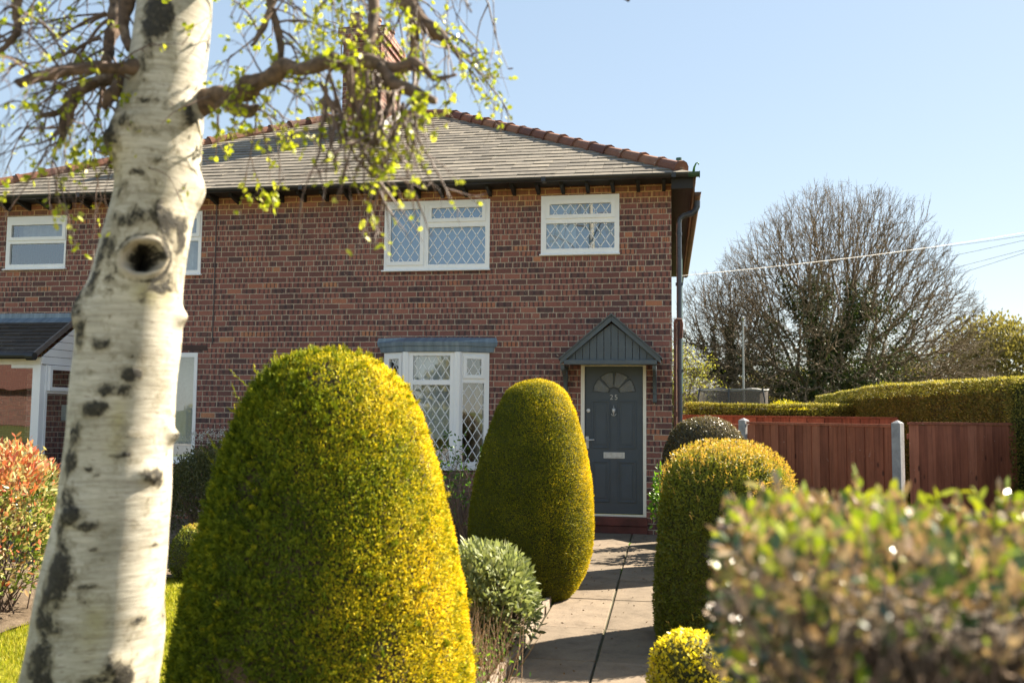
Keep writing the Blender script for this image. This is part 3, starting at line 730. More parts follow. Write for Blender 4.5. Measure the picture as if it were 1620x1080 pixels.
for i in range(5): t_ = i/4; mb.tube([(-5.92-.23*t_, 2.78-.16*t_, 8.56+.04*t_), (-5.92-.23*t_, 2.78-.16*t_, 8.70+.04*t_)], .004, 4)
mb.build("tv_aerial", GALV, CH)

mb = MB(); mb.tube([(-6.72, -.008, 2.6), (-6.72, -.008, 4.72)], .007, 6); mb.build("wall_cable", plain("grey_cable", (.09, .08, .08), .6), HOUSE)

# ---- neighbour's porch
mb = MB(); mb.box(-11.1, -8.955, -.02, .0, 2.99, 3.08); mb.prism([(-11.1, -.001, 3.0), (-11.1, -.14, 2.915), (-11.1, -.15, 2.93), (-11.1, -.001, 3.02)], (2.145, 0, 0))
PO = mb.build("porch", LEAD, HOUSE, bevel=.004)
mb = MB(); pe = Vector((0, 1, .66)).normalized(); pn = Vector((0, -pe.z, pe.y))
tile_rows(mb, Vector((-11.2, -.93, 2.40)), Vector((1, 0, 0)), pe, pn, 2.26, .96, 0, 0, 9, .3, .02, 9)
mb.build("porch_roof", PORCHTILE, PO, fix=False)
mb = MB(); mb.bar((-8.935, -.96, 2.375), (-8.935, -.02, 2.995), .03, .075, (0, -.5, 1)); mb.build("porch_verge", plain("porch_verge", (.16, .14, .13), .6), PO)
mb = MB(); mb.tube([(-11.2, -.965, 2.372), (-8.93, -.965, 2.372)], .05, 10); mb.tube([(-9.03, -.965, 2.36), (-8.915, -.965, 2.36)], .058, 10); mb.build("porch_gutter", BLACKP, PO)
mb = MB(); mb.box(-11.1, -8.945, -.80, -.76, 2.25, 2.36); mb.build("porch_fascia", CREAM, PO, bevel=.003)
mb = MB(); mb.box(-9.04, -8.94, -.79, -.69, 0, 2.25); mb.box(-9.06, -8.932, -.805, -.765, 0, 2.25); mb.box(-9.42, -9.06, -.79, -.74, 2.2, 2.25); mb.build("porch_corner_post", UPVC, PO, bevel=.004)
mb = MB()
for i in range(5):
    z0 = 2.262+i*.115; z1 = z0+.108
    yl = lambda z: -.80+max(0, (z-2.36))/.66
    if yl(z0) < -.02: mb.prism([(-8.94, yl(z0), z0), (-8.94, -.003, z0), (-8.94, -.003, z1), (-8.94, min(-.004, yl(z1)), z1)], (.018, 0, 0))
mb.build("porch_cladding", UPVC, PO, bevel=.002)
g = MB(); g.add([(-11.1, -.765, 1.14), (-9.05, -.765, 1.14), (-9.05, -.765, 2.25), (-11.1, -.765, 2.25)], [(0, 1, 2, 3)]); g.build("pane", GLASS, PO, fix=False)
mb = MB(); mb.box(-11.1, -9.065, -.80, -.72, 0, 1.139); mb.build("porch_panel", FENCE, PO)
fct = ((-8.93, -.69), (-8.93, -.02))
mb = MB(); plate(mb, 0, .67, .2, 2.255, [(.05, .62, 1.90, 2.21), (.05, .62, .5, 1.84)], 0, .05); to_facet(mb, *fct); mb.build("porch_side_frame", UPVC, PO, bevel=.003)
mb = MB(); plate(mb, .03, .64, 1.88, 2.24, [(.085, .585, 1.935, 2.185)], -.05, -.004); to_facet(mb, *fct); mb.build("porch_vent_sash", UPVC, PO, bevel=.003)
for r_ in ((.085, .585, 1.935, 2.185, -.02), (.05, .62, .5, 1.84, .02)):
    g = MB(); a, b, c, d, yy = r_; g.add([(a, yy, c), (b, yy, c), (b, yy, d), (a, yy, d)], [(0, 1, 2, 3)]); to_facet(g, *fct); g.build("pane", GLASS, PO, fix=False)
mb = MB(); mb.box(-9.15, -8.99, -.008, -.003, 1.44, 1.68); mb.build("porch_notice", plain("notice_paper", (.62, .62, .58), .8, .1, 12, dirt=(.12, .2, .2)), PO)

# ================================================================== garden plants
YEW_GOLD = foliage("golden_yew_leaf", [(0, (.12, .14, .016)), (.3, (.225, .235, .017)), (.6, (.46, .38, .02)), (1, (.90, .68, .04))], .26, .6, (1.15, 1.02, .35), .12)
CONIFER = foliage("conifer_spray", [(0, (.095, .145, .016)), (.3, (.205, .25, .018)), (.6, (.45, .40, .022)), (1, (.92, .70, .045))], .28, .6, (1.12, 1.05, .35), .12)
BRONZE = foliage("bronze_box_leaf", [(0, (.12, .15, .02)), (.36, (.26, .30, .04)), (.62, (.40, .35, .06)), (1, (.80, .50, .16))], .34, .45, (1.12, 1.0, .45), .3)
DARKBOX = foliage("dark_small_leaf", [(0, (.05, .05, .02)), (.5, (.12, .10, .05)), (.8, (.24, .18, .11)), (1, (.42, .32, .24))], .24, .35, (1.1, 1.1, .6), .6)
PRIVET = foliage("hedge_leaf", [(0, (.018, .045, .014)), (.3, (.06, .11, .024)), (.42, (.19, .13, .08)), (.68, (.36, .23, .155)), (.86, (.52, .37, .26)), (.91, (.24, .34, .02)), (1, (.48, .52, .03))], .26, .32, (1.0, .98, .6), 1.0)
GOLDLEAF = foliage("bright_gold_leaf", [(0, (.16, .22, .012)), (.4, (.55, .48, .02)), (1, (.82, .68, .06))], .4, .35, (1.1, 1.1, .5), .5)
SAGE_L = foliage("sage_leaf", [(0, (.08, .095, .035)), (.5, (.23, .26, .115)), (1, (.46, .48, .28))], .3, .55, (1.05, 1.1, .6), .35)
GREEN_L = foliage("fresh_green_leaf", [(0, (.05, .11, .015)), (.5, (.12, .24, .025)), (1, (.26, .40, .05))], .4, .35, (1.1, 1.2, .5), .5)
REDLEAF = foliage("red_tip_leaf", [(0, (.06, .11, .02)), (.3, (.18, .26, .035)), (.5, (.46, .46, .20)), (.66, (.60, .52, .30)), (.8, (.56, .24, .10)), (.9, (.52, .12, .065)), (1, (.62, .22, .14))], .36, .35, (1.1, 1.05, .7), .5)
EVERG = foliage("dull_evergreen_leaf", [(0, (.045, .052, .02)), (.6, (.10, .11, .042)), (1, (.19, .18, .09))], .28, .45, (1.1, 1.2, .5), .35)
WHITEFL = foliage("white_flower", [(0, (.55, .55, .5)), (1, (.8, .8, .76))], .3, .6, (1, 1, 1), .2)
BIRCHLEAF = foliage("young_birch_leaf", [(0, (.20, .27, .015)), (.5, (.44, .47, .03)), (1, (.66, .62, .16))], .5, .4, (1.1, 1.15, .45), .4)
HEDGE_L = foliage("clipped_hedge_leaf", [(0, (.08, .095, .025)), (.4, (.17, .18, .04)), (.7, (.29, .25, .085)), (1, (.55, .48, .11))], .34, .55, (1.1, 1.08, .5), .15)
IVY_L = foliage("ivy_leaf", [(0, (.02, .036, .010)), (.55, (.055, .08, .018)), (1, (.16, .19, .06))], .22, .5, (1.1, 1.2, .5), .25)
SPRING_L = foliage("pale_spring_leaf", [(0, (.17, .20, .03)), (1, (.52, .48, .10))], .45, .5, (1.1, 1.1, .5), .3)
SCRUB_L = foliage("hazy_scrub_leaf", [(0, (.10, .09, .04)), (.5, (.22, .19, .075)), (1, (.36, .31, .13))], .35, .6, (1.1, 1.1, .5), .2)

def revolve(profile, centre, n, rough, seed, lean=(0, 0), squash=1.0):
    """points and normals on a lumpy body of revolution; profile: (z, r) from bottom to top"""
    z = np.array([p[0] for p in profile], float); r = np.array([p[1] for p in profile], float)
    rg = np.random.default_rng(seed)
    zi = np.linspace(0, 1, 400); s = np.concatenate([[0], np.cumsum(np.hypot(np.diff(z), np.diff(r)))]); s /= s[-1]
    # smooth the measured profile
    zz = np.interp(zi, s, z); rr = np.interp(zi, s, r)
    ker = np.hanning(31); ker /= ker.sum(); pad = lambda a: np.convolve(np.pad(a, 15, mode='edge'), ker, 'valid')
    zz2, rr2 = pad(zz), pad(rr); rr2[-8:] *= np.linspace(1, .05, 8)
    w = np.maximum(rr2, .02)*np.hypot(np.gradient(zz2), np.gradient(rr2)); cdf = np.cumsum(w); cdf /= cdf[-1]
    i = np.interp(rg.random(n), cdf, np.arange(400)); a = rg.uniform(0, 2*np.pi, n)
    Z = np.interp(i, np.arange(400), zz2); Rr = np.interp(i, np.arange(400), rr2)
    dz = np.interp(i, np.arange(400), np.gradient(zz2)); dr = np.interp(i, np.arange(400), np.gradient(rr2))
    nrm = unit(np.stack([np.cos(a)*dz, np.sin(a)*dz, -dr], 1))
    P = np.stack([centre[0]+Rr*np.cos(a), centre[1]+Rr*np.sin(a)*squash, Z], 1)
    lump = wob(P, 7., seed)*rough+wob(P, 19., seed+3)*rough*.5
    P = P+nrm*lump[:, None]
    h = (Z-z.min())/(z.max()-z.min()); P[:, 0] += lean[0]*h; P[:, 1] += lean[1]*h
    return P, nrm, lump, (zz2, rr2)

def core_mesh(profile, centre, shrink, mat, parent, lean=(0, 0), squash=1.0, name="inner_growth"):
    zz, rr = profile; idx = np.linspace(0, 399, 40).astype(int); m = 36
    a = np.arange(m)*2*np.pi/m; rows = []
    zc = zz.mean()
    for k in idx:
        h = (zz[k]-zz.min())/(zz.max()-zz.min()); r_ = max(rr[k]-shrink, .004); z_ = zz[k] if zz[k] < zc else zz[k]-shrink*(h**3)
        rows.append(np.stack([centre[0]+r_*np.cos(a)+lean[0]*h, centre[1]+r_*np.sin(a)*squash+lean[1]*h, np.full(m, z_)], 1))
    V = np.concatenate(rows); V = V+wob(V, 9, 1)[:, None]*.006
    i, j = np.meshgrid(np.arange(39), np.arange(m), indexing='ij'); b = (i*m+j).ravel(); b2 = (i*m+(j+1) % m).ravel()
    return mesh_np(name, V, np.stack([b, b2, b2+m, b+m], 1), mat, parent, smooth=True)

def stem_part(base, h, r_, parent, name="stem", mat=WOODY, lean=(0, 0), n=1, spread=.1, seed=0):
    rr = random.Random(seed); m_ = MB()
    for i in range(n):
        dx, dy = (rr.uniform(-spread, spread), rr.uniform(-spread, spread)) if n > 1 else (0, 0)
        m_.tube([(base[0]+dx*.2, base[1]+dy*.2, base[2]-.05), (base[0]+dx*.6, base[1]+dy*.6, base[2]+h*.5), (base[0]+dx*1.4+lean[0], base[1]+dy*1.4+lean[1], base[2]+h)], [r_, r_*.8, r_*.5], 8)
    return m_.build(name, mat, parent, smooth=True)

def topiary(name, label, cat, profile, centre, n, leaf, mat, seed, rough=.012, up=.35, core=CORE, shrink=.03, lean=(0, 0), tintf=None, jitter=.55, group=None, squash=1.0, shell=.02, face_j=.15, gaps=0):
    root = tag(empty(name, (*centre, 0)), label, cat, group)
    P, N, lump, prof = revolve(profile, centre, n, rough, seed, lean, squash)
    rg = np.random.default_rng(seed+50)
    if gaps:
        keep = (wob(P, 6.5, 4)+.5*wob(P, 17, 2) < gaps) | (rg.random(n) < .42); P, N, lump = P[keep], N[keep], lump[keep]; n = len(P)
    depth = rg.random(n)**1.6*shell
    tang = unit(np.array([[0, 0, 1.]])-N*N[:, 2:3]+rg.normal(0, .5, (n, 3)))
    V, F, k = leaf_mesh(P-N*(depth+leaf[0]*.3)[:, None], N*.45+tang*(.55+up*.4), leaf[0], leaf[1], rg, jitter, face=N+rg.normal(0, face_j, (n, 3)))
    sunny = np.clip(N@np.array([.62, .5, .6]), -.6, 1)  # sun-side growth is yellower; painted light and shade deepen it
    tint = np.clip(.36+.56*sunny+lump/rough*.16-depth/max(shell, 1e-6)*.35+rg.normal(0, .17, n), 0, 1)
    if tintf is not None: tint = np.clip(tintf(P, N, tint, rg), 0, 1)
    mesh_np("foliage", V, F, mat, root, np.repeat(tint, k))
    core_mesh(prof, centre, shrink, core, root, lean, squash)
    stem_part((*centre, 0), profile[-1][0]*.55, .04, root)
    return root, P, N

# the large clipped cone beside the birch
BIGP = [(-.02, .70), (.19, .80), (.46, .765), (.80, .71), (1.14, .638), (1.42, .56), (1.65, .475), (1.82, .375), (1.92, .272), (1.97, .155), (1.995, .0)]
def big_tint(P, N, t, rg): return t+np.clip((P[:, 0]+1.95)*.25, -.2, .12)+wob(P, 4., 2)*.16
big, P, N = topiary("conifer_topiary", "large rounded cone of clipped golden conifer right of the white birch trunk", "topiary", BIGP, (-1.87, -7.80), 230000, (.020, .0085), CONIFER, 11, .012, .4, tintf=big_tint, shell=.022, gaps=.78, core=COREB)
# looser feathery sprays that break its outline, thickest on the left
SPR = []
def sprays(root, P, N, k_, L, mat, seed, bias):
    rg = np.random.default_rng(seed); w = bias(P, N); idx = rg.choice(len(P), k_, p=w/w.sum())
    q = P[idx]; d = unit(N[idx]*.75+np.array([[0, 0, .55]])+rg.normal(0, .35, (k_, 3))); Ls = L*rg.uniform(.5, 1.25, k_)
    m = 26; t = np.linspace(.1, 1, m)[None, :, None]
    C = q[:, None]-d[:, None]*.02+d[:, None]*Ls[:, None, None]*t+np.array([0, 0, .10])*(Ls[:, None, None]*t**2)
    side = unit(np.cross(d, rg.normal(0, 1, (k_, 3))))[:, None]*np.where(np.arange(m) % 2 == 0, 1, -1)[None, :, None]
    D = side*.8+d[:, None]*.9
    Pl = C.reshape(-1, 3); Dl = unit(D.reshape(-1, 3)); sz = (1.05-t*.6)*np.ones((k_, 1, 1))
    V, F, k = leaf_mesh(Pl, Dl, (.035*sz).ravel(), (.010*sz).ravel(), rg, .18)
    global SPR
    tt = np.clip((.10 if L < .1 else .28)+.26*t+.25*np.clip(N[idx]@np.array([.62, .5, .6]), -.3, 1)[:, None, None]+rg.normal(0, .11, (k_, 1, 1)), 0, 1)*np.ones((k_, m, 1))  # sunlight also painted into the shoots' tint by their facing
    SPR.append((V, F, np.repeat(tt.ravel(), k)))
sprays(big, P, N, 1500, .055, CONIFER, 3, lambda P, N: np.clip(.0-N[:, 0], .005, 1)**1.5)
sprays(big, P, N, 2600, .042, CONIFER, 6, lambda P, N: np.clip(.75-N[:, 0], .1, 1.5))
sprays(big, P, N, 16, .17, CONIFER, 4, lambda P, N: np.where((P[:, 2] > 1.3) & (P[:, 2] < 1.9) & (N[:, 0] < -.3), 1., 1e-6))
off = np.cumsum([0]+[len(s[0]) for s in SPR]); mesh_np("feathery_shoots", np.concatenate([s[0] for s in SPR]), np.concatenate([s[1]+o for s, o in zip(SPR, off)]), CONIFER, big, np.concatenate([s[2] for s in SPR]))
# the second cone beside the path
MIDP = [(-.02, .33), (.08, .43), (.24, .505), (.41, .555), (.64, .568), (1.03, .527), (1.37, .458), (1.66, .365), (1.83, .275), (1.91, .18), (1.945, .06), (1.95, .0)]
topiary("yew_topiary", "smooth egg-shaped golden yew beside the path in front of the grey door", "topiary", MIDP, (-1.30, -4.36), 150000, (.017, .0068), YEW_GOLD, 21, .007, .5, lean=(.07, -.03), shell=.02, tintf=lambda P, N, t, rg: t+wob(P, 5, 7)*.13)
# bronze-tipped dome on the right of the path
GOLDP = [(-.02, .50), (.05, .535), (.51, .53), (.96, .495), (1.16, .455), (1.28, .40), (1.36, .31), (1.40, .18), (1.42, .0)]
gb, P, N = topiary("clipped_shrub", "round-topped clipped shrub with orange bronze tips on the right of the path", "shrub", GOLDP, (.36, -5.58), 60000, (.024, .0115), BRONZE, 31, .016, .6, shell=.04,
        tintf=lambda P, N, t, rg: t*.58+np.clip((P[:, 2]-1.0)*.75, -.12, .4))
rg = np.random.default_rng(5); idx = rg.choice(len(P), 900, p=(lambda w: w/w.sum())(np.clip(P[:, 2]-1.0+.5*np.clip(N[:, 0], 0, 1), .004, 1)))
q = np.repeat(P[idx], 7, 0); tt = np.tile(np.linspace(0, 1, 7), 900); dd = unit(np.repeat(N[idx]*.6+np.array([[0, 0, .8]])+rg.normal(0, .25, (900, 3)), 7, 0))
V, F, k = leaf_mesh(q+dd*(tt*.055)[:, None], dd, .02, .010, rg, .6); mesh_np("new_shoots", V, F, BRONZE, gb, np.repeat(np.clip(.75+rg.normal(0, .15, len(q)), 0, 1), k))
DARKP = [(-.02, .36), (.3, .45), (.6, .475), (1.07, .455), (1.3, .43), (1.45, .36), (1.55, .26), (1.6, .14), (1.615, .0)]
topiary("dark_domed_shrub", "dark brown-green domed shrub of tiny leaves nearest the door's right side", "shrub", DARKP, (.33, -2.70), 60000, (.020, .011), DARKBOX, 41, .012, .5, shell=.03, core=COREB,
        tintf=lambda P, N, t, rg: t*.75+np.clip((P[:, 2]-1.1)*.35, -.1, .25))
BALLP = [(-.02, .20), (.12, .27), (.28, .28), (.42, .24), (.52, .14), (.55, .0)]
topiary("small_round_shrub", "small rounded bronze shrub at the lawn's far edge behind the birch trunk", "shrub", BALLP, (-4.50, -4.32), 9000, (.026, .013), BRONZE, 51, .02, .5, shell=.05)
YELP = [(-.02, .20), (.12, .235), (.28, .225), (.36, .185), (.41, .11), (.435, .0)]
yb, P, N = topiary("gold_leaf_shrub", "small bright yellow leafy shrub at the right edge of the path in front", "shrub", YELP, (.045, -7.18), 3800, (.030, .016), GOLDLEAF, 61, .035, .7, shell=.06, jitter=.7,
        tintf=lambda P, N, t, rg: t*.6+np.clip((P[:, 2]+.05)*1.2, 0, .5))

# ---- front hedge close to the lens
HX0, HX1, HY0, HY1, HZ = .03, 2.9, -11.27, -10.42, 1.475
hedge = tag(empty("front_hedge", (1.2, -10.8, 0)), "blurred boundary hedge of shiny brown and green leaves close in front at lower right", "hedge")
rg = np.random.default_rng(77)
def box_shell(x0, x1, y0, y1, z0, z1, n, rg, depth, faces="tfblr", rnd=.07):
    w = {'t': (x1-x0)*(y1-y0), 'f': (x1-x0)*(z1-z0), 'b': (x1-x0)*(z1-z0), 'l': (y1-y0)*(z1-z0), 'r': (y1-y0)*(z1-z0)}
    fs = list(faces); p = np.array([w[f] for f in fs]); c = rg.choice(len(fs), n, p=p/p.sum()); P = np.zeros((n, 3)); N = np.zeros((n, 3))
    U, Vv = rg.random(n), rg.random(n)
    for i, f in enumerate(fs):
        m = c == i; u, v = U[m], Vv[m]
        if f == 't': P[m] = np.stack([x0+u*(x1-x0), y0+v*(y1-y0), np.full(len(u), z1)], 1); N[m] = (0, 0, 1)
        if f == 'f': P[m] = np.stack([x0+u*(x1-x0), np.full(len(u), y0), z0+v*(z1-z0)], 1); N[m] = (0, -1, 0)
        if f == 'b': P[m] = np.stack([x0+u*(x1-x0), np.full(len(u), y1), z0+v*(z1-z0)], 1); N[m] = (0, 1, 0)
        if f == 'l': P[m] = np.stack([np.full(len(u), x0), y0+u*(y1-y0), z0+v*(z1-z0)], 1); N[m] = (-1, 0, 0)
        if f == 'r': P[m] = np.stack([np.full(len(u), x1), y0+u*(y1-y0), z0+v*(z1-z0)], 1); N[m] = (1, 0, 0)
    # round the arrises
    lo = np.array([x0, y0, z0-5]); hi = np.array([x1, y1, z1]); inn = np.clip(P, lo+rnd, hi-rnd); dv = P-inn; L_ = np.linalg.norm(dv, axis=1, keepdims=True)
    P = np.where(L_ > rnd, inn+dv/np.maximum(L_, 1e-9)*rnd, P); N = unit(N+dv*4)
    return P-N*(rg.random(n)**1.3*depth)[:, None], N
n = 40000; P, N = box_shell(HX0, HX1, HY0, HY1, .0, HZ, n, rg, .11)
P = P+N*(wob(P, 6, 3)*.025)[:, None]
V, F, k = leaf_mesh(P, N*.7+np.array([[0, 0, .6]]), .031, .0165, rg, .75, .12, six=True)
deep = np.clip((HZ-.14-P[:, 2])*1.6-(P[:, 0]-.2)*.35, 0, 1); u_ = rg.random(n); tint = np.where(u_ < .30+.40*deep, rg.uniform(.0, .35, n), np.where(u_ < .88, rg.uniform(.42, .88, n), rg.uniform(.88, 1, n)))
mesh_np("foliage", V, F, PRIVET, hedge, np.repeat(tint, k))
n = 1500; P, N = box_shell(HX0+.02, HX1, HY0, HY1, .9, HZ, n, rg, .02, "tfl"); top = P[:, 2] > HZ-.05; P = P[top][:330]; n = len(P)   # fresh upright shoots on the top
m = 6; d = unit(np.array([[0, 0, 1.]])+rg.normal(0, .3, (n, 3))); t = np.linspace(0, 1, m); hh = rg.uniform(.02, .07, n)
Q = (P[:, None]+d[:, None]*(hh[:, None, None]*t[None, :, None])).reshape(-1, 3)
V, F, k = leaf_mesh(Q, np.repeat(d, m, 0), .03, .016, rg, .55, .12, six=True); mesh_np("fresh_shoots", V, F, PRIVET, hedge, np.repeat(np.where(rg.random(len(Q)) < .6, rg.uniform(.9, 1, len(Q)), rg.uniform(.5, .9, len(Q))), k))
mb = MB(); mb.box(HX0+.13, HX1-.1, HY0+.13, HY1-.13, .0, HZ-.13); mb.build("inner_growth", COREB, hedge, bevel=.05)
n = 5200; A = np.stack([rg.uniform(HX0+.05, HX1, n), rg.uniform(HY0+.0, HY0+.16, n), rg.uniform(.3, HZ-.2, n)], 1); B = A+np.stack([rg.normal(0, .07, n), rg.normal(-.03, .05, n), rg.uniform(.06, .22, n)], 1)
V, F = seg_tubes(A, B, np.full(n, .003), np.full(n, .0018), 4); mesh_np("twigs", V, F, WOODY, hedge)

# ---- generic loose shrub: clumps of leaves on visible twigs
def loose_shrub(name, label, cat, centre, size, n_leaf, leaf, mat, seed, twigs=120, tintf=None, group=None, up=.5, bottom=.12, twig_mat=WOODY, six=True, solid=.55, twig_r=.004, jitter=.7, lobes=9):
    root = tag(empty(name, (centre[0], centre[1], 0)), label, cat, group); rg = np.random.default_rng(seed)
    sx, sy, sz = size; c = np.array([centre[0], centre[1], 0.])
    ends = []; 
    lob = unit(rg.normal(0, 1, (lobes, 3))); lobr = rg.uniform(.72, 1.15, lobes)
    def hull(d):
        w = np.exp(9*(d@lob.T-1)); return 1+1.35*((w*(lobr-1)[None]).sum(1)/np.maximum(w.sum(1), .3))
    d = unit(rg.normal(0, 1, (n_leaf, 3))); d[:, 2] = np.abs(d[:, 2])*1.0-.35*(rg.random(n_leaf) < .4)
    d = unit(d); rad = (solid+(1-solid)*rg.random(n_leaf)**.6)*hull(d)*(1+.05*rg.normal(0, 1, n_leaf))
    P = d*rad[:, None]*np.array([sx, sy, sz*.62]); P[:, 2] += sz*.38; P[:, 2] = np.maximum(P[:, 2], bottom*rg.random(n_leaf)+.02); P += c
    V, F, k = leaf_mesh(P, d+np.array([[0, 0, up]]), leaf[0], leaf[1], rg, jitter, .14, six)
    t = np.clip(.5+.25*(rad-.8)+rg.normal(0, .2, n_leaf), 0, 1)
    if tintf is not None: t = np.clip(tintf(P-c, d, t, rg), 0, 1)
    mesh_np("foliage", V, F, mat, root, np.repeat(t, k))
    if twigs:
        A, B, ra, rb = [], [], [], []
        for i in range(twigs):
            e = P[rg.integers(n_leaf)]; b = c+np.array([rg.normal(0, sx*.15), rg.normal(0, sy*.15), -.02]); m1 = b*.5+e*.5+np.array([*rg.normal(0, sx*.08, 2), sz*.07])
            for (p, q, r0, r1) in ((b, m1, 1.6, 1.1), (m1, e, 1.1, .5)): A.append(p); B.append(q); ra.append(twig_r*r0); rb.append(twig_r*r1)
        V, F = seg_tubes(A, B, ra, rb, 5); mesh_np("twigs", V, F, twig_mat, root)
    return root, P
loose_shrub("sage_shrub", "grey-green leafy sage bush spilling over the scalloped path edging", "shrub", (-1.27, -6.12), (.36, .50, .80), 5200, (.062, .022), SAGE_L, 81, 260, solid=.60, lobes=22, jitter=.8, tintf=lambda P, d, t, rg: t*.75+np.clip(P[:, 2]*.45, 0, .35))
loose_shrub("red_tipped_shrub", "leafy shrub with red and orange young leaf tips left of the birch trunk", "shrub", (-5.28, -6.05), (.50, .6, 1.36), 9000, (.055, .022), REDLEAF, 82, 60, solid=.72,
            tintf=lambda P, d, t, rg: np.where(P[:, 2]+.1*wob(P, 6, 3) > 1.02, rg.uniform(.5, 1, len(t)), np.where(rg.random(len(t)) < .16+.5*(wob(P, 5, 1) > .35), rg.uniform(.5, .98, len(t)), rg.uniform(.0, .72, len(t)))))
loose_shrub("dark_evergreen_shrub", "dull dark evergreen bush on bare stems between the birch and the big cone", "shrub", (-5.35, -2.65), (.62, .55, 1.22), 15000, (.030, .014), EVERG, 83, 0, solid=.75, bottom=.55, tintf=lambda P, d, t, rg: t)
s_ = bpy.data.objects["dark_evergreen_shrub"]; stem_part((-5.30, -2.75, 0), .7, .035, s_, n=5, spread=.22, seed=4)
loose_shrub("white_flowering_shrub", "low shrub with small white flower heads under the neighbour's window", "shrub", (-5.6, -1.25), (1.0, .45, 1.32), 6000, (.05, .02), EVERG, 84, 40, solid=.7)
s_ = bpy.data.objects["white_flowering_shrub"]; rg = np.random.default_rng(9); n = 1700
cl = np.stack([rg.uniform(-6.5, -4.7, 70), rg.uniform(-1.65, -1.0, 70), np.zeros(70)], 1); cl[:, 2] = 1.20+.10*np.cos((cl[:, 0]+5.6)*1.5)+rg.normal(0, .045, 70)
P = cl[rg.integers(0, 70, n)]+rg.normal(0, .025, (n, 3)); V, F, k = leaf_mesh(P, np.tile([[0, -.3, .8]], (n, 1)), .02, .014, rg, .8); mesh_np("flower_heads", V, F, WHITEFL, s_, np.repeat(rg.random(n), k))
loose_shrub("laurel_shrub", "glossy bright green leafy shrub growing behind the dark dome", "shrub", (.52, -1.5), (.42, .42, 1.46), 900, (.09, .035), GREEN_L, 85, 60, solid=.5, twig_r=.005)
loose_shrub("young_leafy_shrub", "sparse bright green shrub against the brick right of the door", "shrub", (-.13, -1.12), (.16, .22, 1.08), 420, (.07, .03), GREEN_L, 86, 30, solid=.2)
# nearly bare twiggy shrub in front of the bay
tw = tag(empty("twiggy_shrub", (-2.55, -1.5, 0)), "almost leafless twiggy shrub with a few green leaves below the bay window", "shrub"); rg = np.random.default_rng(15)
A, B, ra, rb, LP = [], [], [], [], []
for i in range(130):
    p = np.array([-2.55+rg.normal(0, .12), -1.5+rg.normal(0, .12), 0]); d = unit(np.array([rg.normal(0, .42), rg.normal(0, .42), 1.])); L_ = rg.uniform(.7, 1.38)
    for s in range(5):
        q = p+d*L_/5; d = unit(d+rg.normal(0, .16, 3)); A.append(p); B.append(q); ra.append(.007*(1-s*.16)); rb.append(.007*(1-(s+1)*.16)); p = q
        if s > 1:
            e = q+unit(d+rg.normal(0, .7, 3))*rg.uniform(.08, .25); A.append(q); B.append(e); ra.append(.0025); rb.append(.0012)
            if rg.random() < .55: LP.append(e)
V, F = seg_tubes(A, B, ra, rb, 5); mesh_np("twigs", V, F, plain("grey_twig", (.17, .13, .10), .9, .2, 9), tw)
LP = np.repeat(np.array(LP), 5, 0)+rg.normal(0, .035, (len(LP)*5, 3)); V, F, k = leaf_mesh(LP, np.tile([[0, 0, .5]], (len(LP), 1)), .05, .022, rg, .8, .12, True); mesh_np("leaves", V, F, GREEN_L, tw, np.repeat(rg.random(len(LP))*.7, k))
# dead stems and weeds along the edging in front
dp = tag(empty("dried_stems", (-1.4, -7.1, 0)), "clump of dry brown flower stems at the foot of the sage bush", "plant"); n = 700
A = np.stack([rg.normal(-1.38, .16, n), rg.uniform(-7.5, -6.4, n), np.full(n, .02)], 1); B = A+np.stack([rg.normal(0, .09, n), rg.normal(0, .09, n), rg.uniform(.1, .42, n)], 1)
V, F = seg_tubes(A, B, np.full(n, .0028), np.full(n, .0014), 4); mesh_np("stems", V, F, plain("dry_stem", (.23, .15, .085), .9, .25, 12), dp)
n = 1500; P = A[rg.integers(0, 700, n)]+np.stack([rg.normal(0, .06, n), rg.normal(0, .06, n), rg.uniform(.0, .22, n)], 1); V, F, k = leaf_mesh(P, np.tile([[0, 0, .6]], (n, 1)), .03, .014, rg, .9, .1, True); mesh_np("green_shoots", V, F, GREEN_L, dp, np.repeat(rg.random(n), k))
n = 2600; P = np.concatenate([np.stack([-1.075+rg.normal(0, .018, 1400), rg.uniform(-9, -3.5, 1400), np.full(1400, .01)], 1), np.stack([-.538+rg.normal(0, .006, 700), rg.uniform(-9, -.3, 700), np.full(700, .008)], 1), np.stack([-.01+rg.normal(0, .012, 500), rg.uniform(-9, -.3, 500), np.full(500, .01)], 1)])
keep = wob(P, 3.1, 4) > np.where((P[:, 0] > -.6) & (P[:, 0] < -.5), .42, .05); P = P[keep]; n = len(P)
V, F, k = leaf_mesh(P, np.tile([[0, 0, .8]], (n, 1)), .026, .011, rg, .8, .1); tag(mesh_np("weeds", V, F, GREEN_L, tint=np.repeat(rg.random(n), k)), "tiny green weeds sprouting along the path joints", "weeds", kind="stuff")
n = 240; P = np.stack([rng.uniform(-1.05, .0, n), rng.uniform(-8.5, -.3, n), np.full(n, .028)], 1); V, F, k = leaf_mesh(P, np.stack([rng.normal(0, 1, n), rng.normal(0, 1, n), np.full(n, .08)], 1), .022, .011, rng, .05, .1)
tag(mesh_np("fallen_leaves", V, F, plain("dead_leaf", (.16, .10, .05), .8, .3, 3)), "small dry leaves and bits littering the path", "leaves", kind="stuff")
